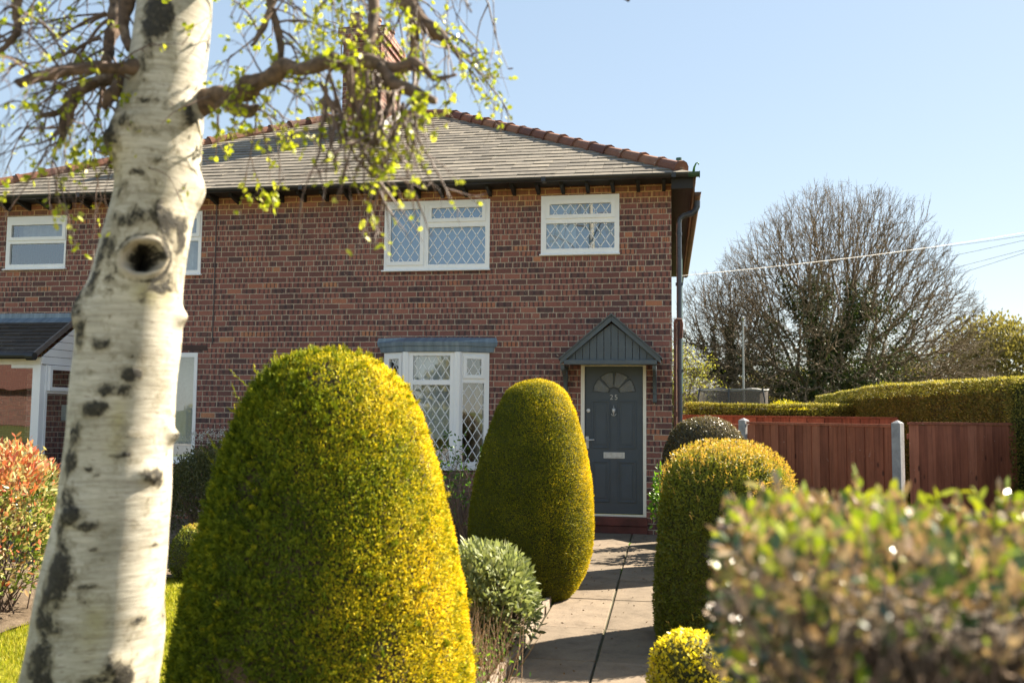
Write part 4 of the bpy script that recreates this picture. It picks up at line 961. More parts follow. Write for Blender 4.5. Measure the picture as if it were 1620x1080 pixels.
# scalloped concrete edging, one piece at a time
e0 = None
def edging():
    m_ = MB(); L_ = .56; xs = np.linspace(0, L_, 29); top = .075+.022*np.abs(np.sin(xs/L_*math.pi*4)); pr = [(0, -L_/2, -.1)]+[(0, x-L_/2, z) for x, z in zip(xs, top)]+[(0, L_/2, -.1)]
    m_.prism(pr, (.045, 0, 0)); return m_
for i in range(9):
    y = -8.2+i*.58
    if e0 is None: e0 = o = edging().build("edging_stone", EDGING, bevel=.006)
    else: o = e0.copy(); COL.objects.link(o)
    o.location = (-1.105+random.uniform(-.006, .006), y, random.uniform(-.012, .008)); o.rotation_euler = (random.uniform(-.02, .02), random.uniform(-.05, .05), random.uniform(-.02, .02))
    tag(o, "scalloped concrete edging stone in the row along the path's left side", "edging", "scalloped edging stones along the path")

# ================================================================== boundary fences and hedges
def fence_run(name, label, a, b, h, panels_boards, seed, post_a=False, post_b=True, group="red stained fence runs", rail=True):
    root = tag(empty(name, (a[0], a[1], 0)), label, "fence", group); rr = random.Random(seed)
    A = Vector((a[0], a[1], 0)); B = Vector((b[0], b[1], 0)); d = (B-A); L = d.length; d.normalize(); nr = Vector((d.y, -d.x, 0))   # nr faces the viewer's side
    if nr.y > 0: nr = -nr
    m_ = MB(); n_ = panels_boards; w = L/n_
    for i in range(n_):
        o = A+d*(i*w); t0 = .012+.004*(i % 2); hh = h-.03+rr.uniform(-.004, .004)
        p = [o+nr*.004, o+d*(w*1.08)+nr*.004, o+d*(w*1.08)+nr*(t0+.004), o+nr*(t0-.006)]
        m_.prism([(q.x, q.y, .06) for q in p], (0, 0, hh-.06), rr.random())
    m_.build("fence_boards", FENCE, root)
    m_ = MB(); m_.bar(A+Vector((0, 0, h-.012)), B+Vector((0, 0, h-.012)), .05, .03)
    for z in (.3, h*.55, h-.16): m_.bar(A-nr*.022+Vector((0, 0, z)), B-nr*.022+Vector((0, 0, z)), .035, .06)
    m_.build("fence_rails", FENCE, root)
    for flag, P_ in ((post_a, A-d*.06), (post_b, B+d*.06)):
        if flag:
            m_ = MB(); ang = math.atan2(d.y, d.x); hw = .052; z1 = h+.02
            pts = [P_+d*sx*hw+nr*sy*hw for sx, sy in ((-1, -1), (1, -1), (1, 1), (-1, 1))]
            m_.prism([(q.x, q.y, -.1) for q in pts], (0, 0, z1+.1)); m_.add([(q.x, q.y, z1+.0005) for q in pts]+[(P_.x, P_.y, z1+.035)], [(0, 1, 4), (1, 2, 4), (2, 3, 4), (3, 0, 4)])
            m_.build("concrete_post", CONC, root, bevel=.006)
    return root
fence_run("garden_fence", "red-brown close-board fence panel left of the pale concrete post", (.98, -.13), (2.50, -1.40), 1.535, 17, 1, True, True)
fence_run("garden_fence", "short red-brown fence panel between the pale concrete post and the tall hedge", (2.65, -1.50), (3.95, -.98), 1.565, 13, 2, False, False)
fence_run("garden_fence", "sunlit far strip of red fence seen above the nearer panel", (.16, 4.85), (3.6, 3.0), 1.60, 26, 3, False, False)
fence_run("garden_fence", "low dark red fence piece beside the house's side wall behind the dark dome", (.12, 1.2), (.92, .15), 1.50, 8, 4, False, False)

def clipped_hedge(name, label, x0, x1, y0, y1, z, n, seed, leaf=(.045, .022), mat=HEDGE_L, faces="tflb", zf=None, step=0):
    root = tag(empty(name, ((x0+x1)/2, (y0+y1)/2, 0)), label, "hedge"); rg = np.random.default_rng(seed)
    P, N = box_shell(x0, x1, y0, y1, 0, z, n, rg, .05, faces, .05)
    P = P+N*((wob(P, 2.2, seed)*.035+wob(P, 7, seed)*.015)[:, None])
    if zf is not None: P[:, 2] *= zf(P)/z
    tang = unit(np.array([[0, 0, 1.]])-N*N[:, 2:3]+rg.normal(0, .5, (n, 3)))
    V, F, k = leaf_mesh(P, N*.5+tang*.7, leaf[0], leaf[1], rg, .55, face=N)
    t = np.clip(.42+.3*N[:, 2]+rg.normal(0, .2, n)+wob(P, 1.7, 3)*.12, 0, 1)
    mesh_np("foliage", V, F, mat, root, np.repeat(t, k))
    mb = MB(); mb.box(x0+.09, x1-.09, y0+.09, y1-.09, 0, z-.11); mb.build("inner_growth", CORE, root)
    return root
zf = lambda P: 2.10+.09*np.clip((6-np.abs(P[:, 1]-6))/6, 0, 1)
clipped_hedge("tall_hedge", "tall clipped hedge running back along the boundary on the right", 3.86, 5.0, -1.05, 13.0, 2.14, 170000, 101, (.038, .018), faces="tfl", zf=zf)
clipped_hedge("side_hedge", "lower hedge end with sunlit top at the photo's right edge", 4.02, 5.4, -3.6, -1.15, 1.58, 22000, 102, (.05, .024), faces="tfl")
clipped_hedge("low_back_hedge", "low clipped hedge with sunlit flat top below the trampoline", .32, 4.2, 7.85, 8.7, 1.83, 40000, 103, (.045, .02), faces="tf")
# trampoline with its safety net
def net_material():
    t = NT("safety_net"); c = t.n("ShaderNodeBsdfTransparent"); mx = t.n("ShaderNodeMixShader"); mx.inputs[0].default_value = .62
    t.fin((.10, .082, .072), .8); t.t.links.new(c.outputs[0], mx.inputs[1]); t.t.links.new(t.b.outputs[0], mx.inputs[2]); t.t.links.new(mx.outputs[0], t.out.inputs[0]); return t.m
tr = tag(empty("trampoline", (2.55, 24.6, 0)), "round garden trampoline with grey safety net standing behind the low hedge", "trampoline")
cx, cy_, rr_ = 2.52, 24.7, 1.38
circ = lambda r_, z, n=40, sag=0: [(cx+r_*math.cos(a), cy_+r_*math.sin(a), z-sag*abs(math.sin(a*3))) for a in np.linspace(0, 2*math.pi, n+1)]
m_ = MB(); m_.tube(circ(rr_, .85), .04, 8); m_.tube(circ(rr_-.15, .87), .02, 6); m_.build("frame_ring", BLACKP, tr)
m_ = MB(); b_ = circ(rr_-.16, .86); m_.add([(cx, cy_, .83)]+b_[:-1], [(0, i+1, (i+1) % 40+1) for i in range(40)]); m_.build("jump_mat", BLACKP, tr)
m_ = MB(); lo = circ(rr_-.1, .95); hi = circ(rr_-.02, 2.56, 40, .05); n_ = 41
m_.add(lo+hi, [(i, i+1, n_+i+1, n_+i) for i in range(40)]); m_.build("safety_net", net_material(), tr, fix=False)
m_ = MB(); m_.tube(hi, .03, 6); m_.build("net_rim", plain("rim_pad", (.25, .25, .26), .6), tr)
m_ = MB(); m_.tube(circ(rr_-.06, 1.70, 40, .22), .018, 5); m_.tube(circ(rr_-.08, 1.55), .03, 5); m_.build("net_strap", BLACKP, tr)
for a in np.linspace(.35, .35+2*math.pi, 7)[:-1]:
    m_ = MB(); r2 = rr_+.12; p = lambda r_, z: (cx+r_*math.cos(a), cy_+r_*math.sin(a), z)
    m_.tube([p(r2, 0), p(r2, 1.5), p(r2-.04, 2.2), p(rr_+.0, 2.58)], .032, 7); m_.build("net_pole", BLACKP, tr)
# street lamp and wires
lp = tag(empty("street_lamp", (3.66, 33.6, 0)), "slim grey street lamp column before the ivy covered tree", "street lamp")
m_ = MB(); m_.tube([(3.66, 33.6, -.1), (3.66, 33.6, 1.2), (3.66, 33.6, 1.25), (3.66, 33.6, 6.1)], [.085, .085, .055, .04], 10); m_.build("column", GALV, lp)
m_ = MB(); m_.tube([(3.66, 33.6, 6.1), (3.66, 33.6, 6.2), (3.62, 33.2, 6.26), (3.60, 32.9, 6.25)], [.03, .06, .07, .03], 8); m_.build("lantern", GALV, lp)
def wire(label, a, b, sag, r_):
    m_ = MB(); A = Vector(a); B = Vector(b); pts = [A.lerp(B, t)-Vector((0, 0, sag*4*t*(1-t))) for t in np.linspace(0, 1, 25)]
    tag(m_.tube(pts, r_, 5) or m_.build("overhead_wire", WIRE), label, "wire", "overhead wires")
wire("long pale wire crossing in front of the great bare tree", (.25, 6.4, 4.45), at(1680, 357, 30), .12, .0065)
wire("uppermost thin wire at right, ending high beside the tree crown", at(1330, 407, 44), at(1690, 362, 26), .10, .0065)
wire("middle thin wire right of the tree crown, third from the top", at(1330, 436, 44), at(1690, 364, 26), .10, .0065)
wire("thin wire right of the tree crown, second from the bottom", at(1330, 463, 44), at(1690, 376, 26), .10, .0065)
wire("lowest thin wire at right beside the tree crown", at(1330, 485, 44), at(1690, 377, 26), .10, .0065)

# ================================================================== far trees
def grow(base, size, n_tips, seed, r_tip=.011, power=.42, shell=.6, low=.0, fan=3, twig=.55, wander=.06, frac=.34, bushy=1.0):
    """tips fill a dome of half-width size[0], depth size[1], height size[2]; branches come from halving the set of tips"""
    rg = np.random.default_rng(seed); A, B, ra, rb, lv, tips = [], [], [], [], [], []; b = np.array(base, float); S_ = np.array(size, float)
    s = rg.uniform(low, 1, n_tips); az = rg.uniform(0, 2*np.pi, n_tips); c = np.sqrt(np.maximum(0, 1-s*s))
    D = np.stack([c*np.cos(az), c*np.sin(az), s], 1); rad = (shell+(1-shell)*rg.random(n_tips)**.55)*(1+.06*wob(D, 4.5, seed)+.03*wob(D, 11, seed))
    T = b+D*rad[:, None]*S_
    def seg2(p, q, r0, r1):
        L = np.linalg.norm(q-p); m1 = p*.66+q*.34+rg.normal(0, wander, 3)*L; m2 = p*.33+q*.67+rg.normal(0, wander, 3)*L+np.array([0, 0, -.02*L])
        for a_, e_, f0, f1 in ((p, m1, 0, .34), (m1, m2, .34, .67), (m2, q, .67, 1)): A.append(a_); B.append(e_); ra.append(r0+(r1-r0)*f0); rb.append(r0+(r1-r0)*f1); lv.append(0)
    def rec(p, idx, r0):
        n_ = len(idx)
        if n_ == 1:
            q = T[idx[0]]; seg2(p, q, max(r_tip, r0*.8), r_tip*.7); d0 = unit(q-p)
            for _ in range(fan):
                f = q-(q-p)*rg.uniform(0, .5)+unit(d0+rg.normal(0, .55, 3)+np.array([0, 0, .2]))*twig*rg.uniform(.4, 1.2); o = q-(q-p)*rg.uniform(0, .5)
                A.append(o); B.append(f); ra.append(r_tip*.8); rb.append(r_tip*.45); lv.append(9); tips.append(f)
            tips.append(q); return
        pts = T[idx]; cen = pts.mean(0); far = np.linalg.norm(cen-p); fr = frac*rg.uniform(.75, 1.25)*(1 if n_ > 3 else 1.2)
        q = p+(cen-p)*min(.85, fr)+rg.normal(0, .03, 3)*far; r1 = r_tip*n_**power
        seg2(p, q, max(r1, min(r0, r1*1.25)), r1)
        u_ = unit(pts-q); u_ = u_-u_.mean(0); w_, v_ = np.linalg.eigh(u_.T@u_+1e-9*np.eye(3)); ax = v_[:, 2]+rg.normal(0, .25, 3); pr_ = u_@ax; cut = np.quantile(pr_, rg.uniform(.36, .64))
        m_ = pr_ <= cut
        if m_.all() or not m_.any(): m_ = np.arange(n_) < n_//2
        rec(q, idx[m_], r1); rec(q, idx[~m_], r1)
    # first limbs leave the trunk in a fan
    k0 = np.arange(n_tips); nl = max(4, int(9*bushy)); seeds_ = D[rg.choice(n_tips, nl, replace=False)]
    own = np.argmax(D@seeds_.T, 1)
    for g in range(nl):
        idx = k0[own == g]
        if len(idx): rec(b+np.array([rg.normal(0, .25), rg.normal(0, .25), rg.uniform(-.5, .4)])*bushy*.8, idx, r_tip*len(idx)**power*1.2)
    return np.array(A), np.array(B), np.array(ra), np.array(rb), np.array(lv), np.array(tips)
def bare_tree(name, label, base, trunk_h, trunk_r, size, n_tips, seed, ivy=0, ivy_z=0, ivy_rad=1., leaf=None, group=None, bark=BARKFAR, n_leaf=0, leaf_s=(.12, .06), **kw):
    root = tag(empty(name, base), label, "tree", group); b = np.array(base, float)
    m_ = MB(); m_.tube([b-np.array([0, 0, .2]), b+np.array([0, 0, trunk_h*.5]), b+np.array([0, 0, trunk_h])], [trunk_r*1.25, trunk_r, trunk_r*.92], 12); m_.build("trunk", bark, root, smooth=True)
    A, B, ra, rb, lv, tips = grow(b+np.array([0, 0, trunk_h-.05]), size, n_tips, seed, **kw)
    V, F = seg_tubes(A, B, ra, rb, 4); mesh_np("branches", V, F, bark, root)
    rg = np.random.default_rng(seed+9)
    if ivy:
        w = (A[:, 2] < ivy_z+b[2]) & (ra > .06); idx = np.where(w)[0]; pr_ = ra[idx]*np.linalg.norm(B[idx]-A[idx], axis=1)*np.exp(-np.hypot(A[idx, 0]-b[0], A[idx, 1]-b[1])/2.3)/ra[idx]**.7; pr_ /= pr_.sum()
        c = rg.choice(idx, ivy, p=pr_); u = rg.random((ivy, 1)); P = A[c]*(1-u)+B[c]*u; nt = ivy//4
        P[:nt] = b+np.stack([np.zeros(nt), np.zeros(nt), rg.uniform(0, trunk_h, nt)], 1)
        d = unit(rg.normal(0, 1, (ivy, 3))); d[:, 2] *= .5
        thick = np.where(np.arange(ivy) < nt, trunk_r*1.1, ra[c])+ivy_rad*(.25+.75*rg.random(ivy)**.7)*np.clip(1.15-P[:, 2]/(ivy_z+b[2]+.01), .25, 1)*(1+.5*wob(P, 1.3, 2))
        P = P+d*thick[:, None]; V, F, k = leaf_mesh(P, d+np.array([[0, 0, -.3]]), .17, .13, rg, .6, face=d); mesh_np("ivy", V, F, IVY_L, root, np.repeat(np.clip(rg.normal(.4, .25, ivy), 0, 1), k))
    if n_leaf:
        c = rg.integers(0, len(tips), n_leaf); P = tips[c]+rg.normal(0, .16, (n_leaf, 3)); V, F, k = leaf_mesh(P, rg.normal(0, 1, (n_leaf, 3)), leaf_s[0], leaf_s[1], rg, .8); mesh_np("leaves", V, F, leaf, root, np.repeat(rg.random(n_leaf), k))
    return root
bare_tree("bare_tree", "great bare dome-shaped tree with ivy covered stems right of the house", (10.9, 50, -.2), 2.2, .8, (10.4, 9, 15.0), 6500, 3, 60000, 10.5, 1.5, bushy=2.4, low=-.02, shell=.5, r_tip=.0115, power=.40, twig=.6, fan=3)
bare_tree("bare_tree", "slimmer bare tree with ivy clad trunk beside the street lamp", (3.9, 52, -.2), 4.2, .42, (4.6, 4.0, 8.0), 1500, 5, 8000, 8.5, .6, low=-.12, shell=.5, r_tip=.012, power=.40)
bare_tree("young_tree", "young tree in pale yellow-green spring leaf next to the house corner", (.6, 37, 0), 1.3, .14, (2.2, 2.0, 4.3), 330, 6, n_leaf=3600, leaf=SPRING_L, leaf_s=(.12, .065), low=-.1, shell=.45, r_tip=.010, twig=.45)
def scrub(name, label, centre, size, n, seed, mat, leaf=(.28, .14), cat="tree", lobes=12, twigs=60, solid=.35, twig_r=.03, group=None):
    return loose_shrub(name, label, cat, centre, size, n, leaf, mat, seed, twigs, six=False, solid=solid, bottom=.4, twig_r=twig_r, lobes=lobes, twig_mat=BARKFAR, group=group)
scrub("scrubby_tree", "brown-green leafing tree at the photo's right edge behind the tall hedge", (26, 62, 0), (7.5, 5, 10.2), 14000, 201, SCRUB_L, (.34, .18))
scrub("scrubby_tree", "hazy olive tree between the great bare tree and the right edge", (18.5, 66, 0), (6, 4.5, 7.2), 11000, 202, SCRUB_L, (.32, .17))
scrub("scrubby_tree", "low brown thicket behind the great bare tree's foot", (12.5, 63, 0), (6, 3, 5.2), 8000, 203, SCRUB_L, (.3, .15))
scrub("scrubby_tree", "tawny bush seen left of the great tree's ivy beside the lamp", (6.6, 60, 0), (2.2, 2.2, 4.6), 5000, 204, SCRUB_L, (.26, .14))
scrub("bright_bush", "bright yellow-green bush right of the trampoline", (5.2, 29, 0), (1.15, 1.0, 2.25), 5000, 205, GOLDLEAF, (.10, .05), "shrub", 7, 20, .7, .01)
scrub("bright_bush", "paler tawny bush between the bright bush and the tall hedge", (6.6, 31.5, 0), (1.5, 1.0, 2.05), 4000, 208, SCRUB_L, (.12, .06), "shrub", 7, 20, .6, .01)
scrub("spring_shrub", "yellow-green spring shrub in front of the great tree's right foot", (11.6, 42, 0), (2.2, 1.6, 3.6), 6000, 206, SPRING_L, (.16, .08), "shrub", 9, 50, .35, .02)
scrub("round_conifer", "distant olive conifer seen just right of the downpipe", (-.6, 62, 0), (2.3, 2.2, 4.4), 6000, 207, EVERG, (.22, .1), "tree", 6, 10, .6, .02)
scrub("scrubby_tree", "tawny far shrub low behind the trampoline's left side", (1.0, 70, 0), (3.0, 2.5, 3.4), 4000, 209, SCRUB_L, (.26, .14))
fh = tag(empty("distant_house", (.75, 84, 0)), "tiny grey roofed far house beside the trampoline's left end", "house")
m_ = MB(); m_.box(-.6, 3.2, 82, 90, 0, 2.3); m_.build("wall", plain("far_render", (.6, .6, .58), .8), fh)
m_ = MB(); m_.prism([(-.9, 81.6, 2.28), (-.9, 90.4, 2.28), (-.9, 86, 4.6)], (4.4, 0, 0)); m_.build("roof", plain("far_slate", (.16, .17, .19), .8), fh)
# what stands across the street, mirrored in the windows
clipped_hedge("opposite_hedge", "clipped hedge across the street from the house", -22, 10, -27.5, -26.3, 1.7, 30000, 301, (.10, .05), faces="tb")
oh = tag(empty("opposite_house", (-54, -59, 0)), "brick house with a brown roof across the street, mirrored in the windows", "house")
m_ = MB(); m_.box(-62, -46, -63, -55, 0, 3); m_.build("wall", BRICK_CH, oh)
m_ = MB(); m_.prism([(-62.4, -54.6, 2.98), (-62.4, -63.4, 2.98), (-62.4, -59, 5.2)], (16.8, 0, 0)); m_.build("roof", TERRA, oh)
for i, (x, y, s) in enumerate(((-9, -33, 5.2), (2.5, -36, 6.4), (-20, -35, 6.0))):
    scrub("opposite_tree", ["leafy tree across the street, middle of three", "leafy tree across the street, nearest the path's line", "leafy tree across the street, farthest left"][i], (x, y, 0), (s*.6, s*.6, s), 4000, 310+i, SCRUB_L, (.4, .2))

# ================================================================== the birch
BW = 3.4
bt = tag(empty("birch_tree", (-2.22, -9.37, 0)), "white-barked birch with an old branch hole in its trunk and young yellow leaves", "tree")
TB = [(-.1, -2.26, -9.36, .30), (.15, -2.25, -9.37, .275), (.40, -2.225, -9.375, .252), (.64, -2.20, -9.38, .238), (.83, -2.165, -9.38, .228), (1.06, -2.135, -9.40, .213), (1.30, -2.105, -9.41, .199), (1.49, -2.095, -9.42, .190), (1.77, -2.06, -9.44, .184), (2.0, -2.04, -9.45, .180),
      (2.17, -2.01, -9.46, .164), (2.31, -1.98, -9.47, .158), (2.48, -1.945, -9.47, .153), (2.62, -1.94, -9.48, .155), (2.71, -1.94, -9.49, .158), (2.83, -1.92, -9.49, .148), (2.95, -1.90, -9.50, .146), (3.18, -1.88, -9.51, .140), (3.65, -1.86, -9.55, .128), (4.6, -1.84, -9.56, .105), (6.2, -1.9, -9.6, .06), (7.6, -1.95, -9.7, .02)]
TBa = np.array(TB)
def tr_at(z): return np.array([np.interp(z, TBa[:, 0], TBa[:, i]) for i in (1, 2, 3)])
nz, na = 560, 150
zz = np.concatenate([np.linspace(-.1, .55, 60), np.linspace(.555, 3.4, 440), np.linspace(3.41, 7.6, 60)]); th = np.arange(na)*2*np.pi/na
cx = np.interp(zz, TBa[:, 0], TBa[:, 1]); cyy = np.interp(zz, TBa[:, 0], TBa[:, 2]); cr = np.interp(zz, TBa[:, 0], TBa[:, 3])
ker = np.hanning(21); ker /= ker.sum(); sm = lambda a: np.convolve(np.pad(a, 10, mode='edge'), ker, 'valid')
cx, cyy, cr = sm(cx), sm(cyy), sm(cr)
Zg, Tg = np.meshgrid(zz, th, indexing='ij'); dirx, diry = np.cos(Tg), np.sin(Tg)
Pg = np.stack([cx[:, None]+dirx*cr[:, None], cyy[:, None]+diry*cr[:, None], Zg], -1)
# features located on the trunk: facing angle measured from the camera side, positive to the right
face0 = math.atan2(CAM[1]+9.45, CAM[0]+2.0)
disp = wob(Pg, 5.5, 1)*.011+wob(Pg*np.array([1, 1, .7]), 11, 3)*.005+wob(Pg*np.array([1, 1, .4]), 17, 2)*.0022
dark = np.zeros_like(Zg); tan_ = np.zeros_like(Zg)
def feat(px, py):
    u = at(px, py, BW-.17); z = u[2]; c = tr_at(z); v = unit(np.array([CAM[0]-c[0], CAM[1]-c[1]])); r_ = np.array([-v[1], v[0]])
    s = np.clip(((u[:2]-c[:2])@r_)/c[2], -.98, .98); a = math.atan2(v[1], v[0])+math.asin(s); return a, z, c[2]
def dist(px, py, sx, sz):
    a, z, r_ = feat(px, py); da = (Tg-a+np.pi) % (2*np.pi)-np.pi
    return np.hypot(da*r_/sx, (Zg-z)/sz)
wobn = wob(Pg, 24, 5)*.25+wob(Pg, 55, 6)*.15
aa = np.arctan2(Zg-2.2, Tg*.17); e = dist(228, 404, .096, .084)*(1+.10*np.sin(aa*3+1)+.06*np.sin(aa*7))+wobn*.30                         # the branch hole with its raised lip
disp += (.013+.010*wob(Pg, 21, 8))*np.exp(-((e-.80)/.20)**2)+.010*np.exp(-(e/1.6)**2); disp -= .17*(1/(1+np.exp((e-.57)/.05)))
dark = np.maximum(dark, 1.0*(e < .62)); tan_ = np.maximum(tan_, np.exp(-((e-.80)/.28)**2)); dark = np.maximum(dark, .8*np.exp(-((e-1.12)/.13)**2)); dark = np.maximum(dark, .45*np.exp(-((e-1.45)/.3)**2))
MARKS = ((183, 210, .06, .07, .05, .8), (200, 190, .05, .03, .01, .6), (124, 482, .05, .075, .030, .8), (322, 285, .05, .06, .026, .4), (160, 395, .035, .10, .004, .75), (142, 450, .03, .07, .0, .75),
         (240, 755, .05, .030, .026, .9), (255, 768, .04, .018, .0, .7), (112, 815, .05, .035, .012, .95), (135, 832, .05, .022, .004, .85), (176, 1052, .04, .04, .016, .9), (195, 1075, .04, .05, .01, .85), (150, 1072, .05, .02, 0, .6),
         (276, 690, .035, .03, .030, .6), (290, 492, .035, .04, .030, .5), (150, 645, .06, .028, .004, .9), (180, 618, .06, .03, .004, .95), (205, 590, .04, .035, .003, .9), (215, 565, .03, .03, .0, .6), (140, 590, .03, .02, 0, .5),
         (155, 545, .045, .025, .004, .8), (128, 515, .03, .08, .010, .75), (205, 345, .09, .045, .006, .85), (258, 340, .09, .05, .006, .9), (290, 370, .04, .06, .0, .75), (180, 375, .04, .07, .0, .7), (250, 452, .08, .022, .0, .7),
         (300, 172, .05, .05, .02, .85), (250, 160, .08, .02, .0, .55), (250, 12, .06, .10, .004, .85), (235, 70, .03, .10, 0, .7), (275, 650, .02, .03, .006, .5),
         (92, 900, .055, .12, .008, .85), (80, 960, .06, .12, .008, .9), (66, 1030, .05, .12, .006, .9), (104, 800, .05, .10, .005, .65), (108, 735, .035, .07, .004, .7), (118, 690, .04, .05, .004, .75), (60, 1080, .06, .08, 0, .8),
         (150, 868, .03, .010, 0, .6), (138, 742, .02, .008, 0, .8), (157, 655, .02, .010, 0, .8), (250, 868, .035, .012, .004, .5), (205, 690, .07, .014, .003, .5), (250, 250, .03, .010, .003, .5), (150, 925, .08, .012, 0, .5), (200, 985, .08, .014, 0, .5), (215, 475, .06, .012, 0, .5), (230, 205, .05, .018, .0, .55), (190, 300, .03, .06, .004, .6), (215, 270, .05, .012, 0, .5), (180, 720, .05, .010, 0, .45))
for (px, py, sx, sz, h, dk) in MARKS:
    q = dist(px, py, sx, sz)+wobn
    disp += h*np.exp(-q**2); dark = np.maximum(dark, dk*np.clip(1.45-q, 0, 1))
dark = np.maximum(dark, np.exp(-((e-.85)/.3)**2)*np.clip(wob(Pg, 34, 7)*1.4, 0, .75))
q = dist(245, 460, .07, .05); green = np.exp(-q**2)*.9+np.exp(-dist(150, 985, .05, .10)**2)*.5+np.exp(-dist(175, 250, .05, .06)**2)*.6+np.exp(-dist(185, 680, .03, .10)**2)*.6
dark = np.maximum(dark, .55*np.clip(wob(Pg*np.array([1, 1, .9]), 6.3, 9)-.72, 0, 1)*3)
Pg[..., 0] += dirx*disp; Pg[..., 1] += diry*disp
i, j = np.meshgrid(np.arange(nz-1), np.arange(na), indexing='ij'); b0 = (i*na+j).ravel(); b1 = (i*na+(j+1) % na).ravel()
def birch_material():
    t = NT("birch_bark"); p = t.pos(); x, y, z = t.sep(p)
    hz = t.noise(t.scalev(p, (6., 6., 60.)), 1.0, 6, .7)
    c = t.ramp(hz, [(.25, (.30, .28, .235)), (.5, (.46, .44, .385)), (.75, (.60, .58, .53))])
    big = t.noise(p, 4.2, 5, .6); c = t.mix(.8, c, t.ramp(big, [(.3, (.52, .50, .42)), (.5, (.95, .92, .86)), (.7, (1.15, 1.12, 1.06))]), 'MULTIPLY')
    c = t.mix(t.m_('MULTIPLY', t.attr("green"), t.smooth(t.noise(p, 9, 4), .25, .6)), c, (.34, .30, .10, 1))
    pl = t.noise(t.scalev(p, (6., 6., 85.)), 1.0, 6, .8, .8); c = t.mix(.75, c, t.ramp(pl, [(.3, (.48, .45, .39)), (.48, (.95, .94, .92)), (.7, (1.2, 1.18, 1.14))]), 'MULTIPLY')
    len_ = t.noise(t.scalev(p, (16., 16., 130.)), 1.0, 3, .6); c = t.mix(t.m_('MULTIPLY', t.smooth(len_, .63, .69), .75), c, (.16, .12, .09, 1))
    c = t.mix(t.m_('MULTIPLY', t.attr("lip"), .8), c, (.34, .285, .22, 1))
    dn = t.noise(p, 28, 6, .75); rough_ = t.ramp(t.noise(p, 70, 4, .7), [(.3, (.012, .011, .009)), (.6, (.05, .044, .032)), (.8, (.17, .145, .095))])
    dsum = t.m_('ADD', t.m_('MULTIPLY', t.attr("dark"), .95), t.m_('ADD', t.m_('MULTIPLY', t.m_('SUBTRACT', dn, .5), 1.7), t.m_('MULTIPLY', t.m_('SUBTRACT', t.noise(p, 11, 5, .7, .6), .5), 2.3)))
    c = t.mix(t.m_('MULTIPLY', t.smooth(dsum, .02, .5), .75), c, (.22, .19, .125, 1)); dm = t.smooth(dsum, .42, .80)
    c = t.mix(dm, c, rough_)
    h = t.m_('ADD', t.m_('MULTIPLY', hz, .5), t.m_('MULTIPLY', t.m_('MULTIPLY', dn, dm), 2.2))
    return t.fin(c, .62, t.bump(h, .75, .008), .3)
BIRCH = birch_material()
mesh_np("trunk", Pg.reshape(-1, 3), np.stack([b0, b1, b1+na, b0+na], 1), BIRCH, bt, smooth=True, extra={"dark": dark.ravel(), "lip": tan_.ravel(), "green": np.clip(green, 0, 1).ravel()})
BR = plain("birch_branch_bark", (.15, .098, .066), .85, .4, 26, bump=1.0, dirt=(.32, .26, .20))
TWG = plain("birch_twig_bark", (.13, .082, .06), .6, .25, 30)
limbs = MB(); LIMB = []
def limb(pts, name="branch"):
    """pts: (px, py, distance, radius)"""
    P = np.array([at(a, b, w) for a, b, w, r_ in pts]); r_ = np.array([p[3] for p in pts]); n_ = (len(pts)-1)*9+1; u = np.linspace(0, len(pts)-1, n_)
    k = np.arange(len(pts)); Q = np.stack([np.interp(u, k, P[:, i]) for i in range(3)], 1); rr = np.interp(u, k, r_)
    for _ in range(2): Q[1:-1] = (Q[:-2]+2*Q[1:-1]+Q[2:])/4
    Q[1:-1] += np.stack([wob(Q[1:-1], 23, s) for s in (1, 2, 3)], 1)*.006; rr = rr*(1+.26*wob(Q, 34, 4)+.12*wob(Q, 80, 2)); Q[1:-1] += np.stack([wob(Q[1:-1], 55, s) for s in (4, 5, 6)], 1)*.004
    m_ = MB(); m_.tube(Q, rr, 12); o = m_.build(name, BR, bt, smooth=True); LIMB.append((Q, rr)); return Q
R1 = limb([(280, 172, 3.46, .046), (318, 163, 3.42, .044), (345, 150, 3.36, .036), (372, 152, 3.3, .030), (398, 136, 3.25, .034), (425, 124, 3.22, .026), (452, 106, 3.18, .027), (480, 110, 3.1, .022), (520, 96, 3.05, .026), (552, 102, 3.05, .020), (590, 98, 3.0, .022), (622, 108, 2.95, .018), (655, 100, 2.95, .018), (690, 124, 2.92, .012), (722, 118, 2.9, .006)])
R2 = limb([(350, 155, 3.36, .030), (376, 174, 3.3, .033), (396, 176, 3.27, .022), (408, 168, 3.25, .008)])
R3 = limb([(600, 104, 2.95, .022), (625, 130, 2.92, .024), (655, 148, 2.9, .02), (690, 160, 2.88, .012)])
R4 = limb([(615, -60, 3.5, .036), (640, -5, 3.45, .033), (660, 30, 3.42, .030), (690, 55, 3.4, .028), (712, 74, 3.38, .015)])
R5 = limb([(652, 30, 3.42, .016), (657, 62, 3.42, .015), (655, 98, 3.42, .012)])
R6 = limb([(420, -40, 3.3, .014), (428, 20, 3.28, .014), (441, 50, 3.27, .015), (444, 98, 3.26, .013)])
R7 = limb([(436, -20, 3.3, .013), (420, 40, 3.25, .012), (398, 72, 3.2, .007)])
R8 = limb([(590, -50, 3.2, .016), (592, 10, 3.15, .018), (588, 60, 3.1, .016), (578, 98, 3.05, .014)])
L1 = limb([(240, 100, 3.35, .030), (205, 108, 3.27, .025), (150, 107, 3.2, .022), (100, 112, 3.12, .021), (60, 122, 3.08, .019), (28, 134, 3.05, .017)])
L2 = limb([(235, 105, 3.4, .036), (190, 120, 3.42, .032), (140, 138, 3.4, .029), (112, 155, 3.38, .026), (103, 180, 3.36, .022), (97, 222, 3.34, .010)])
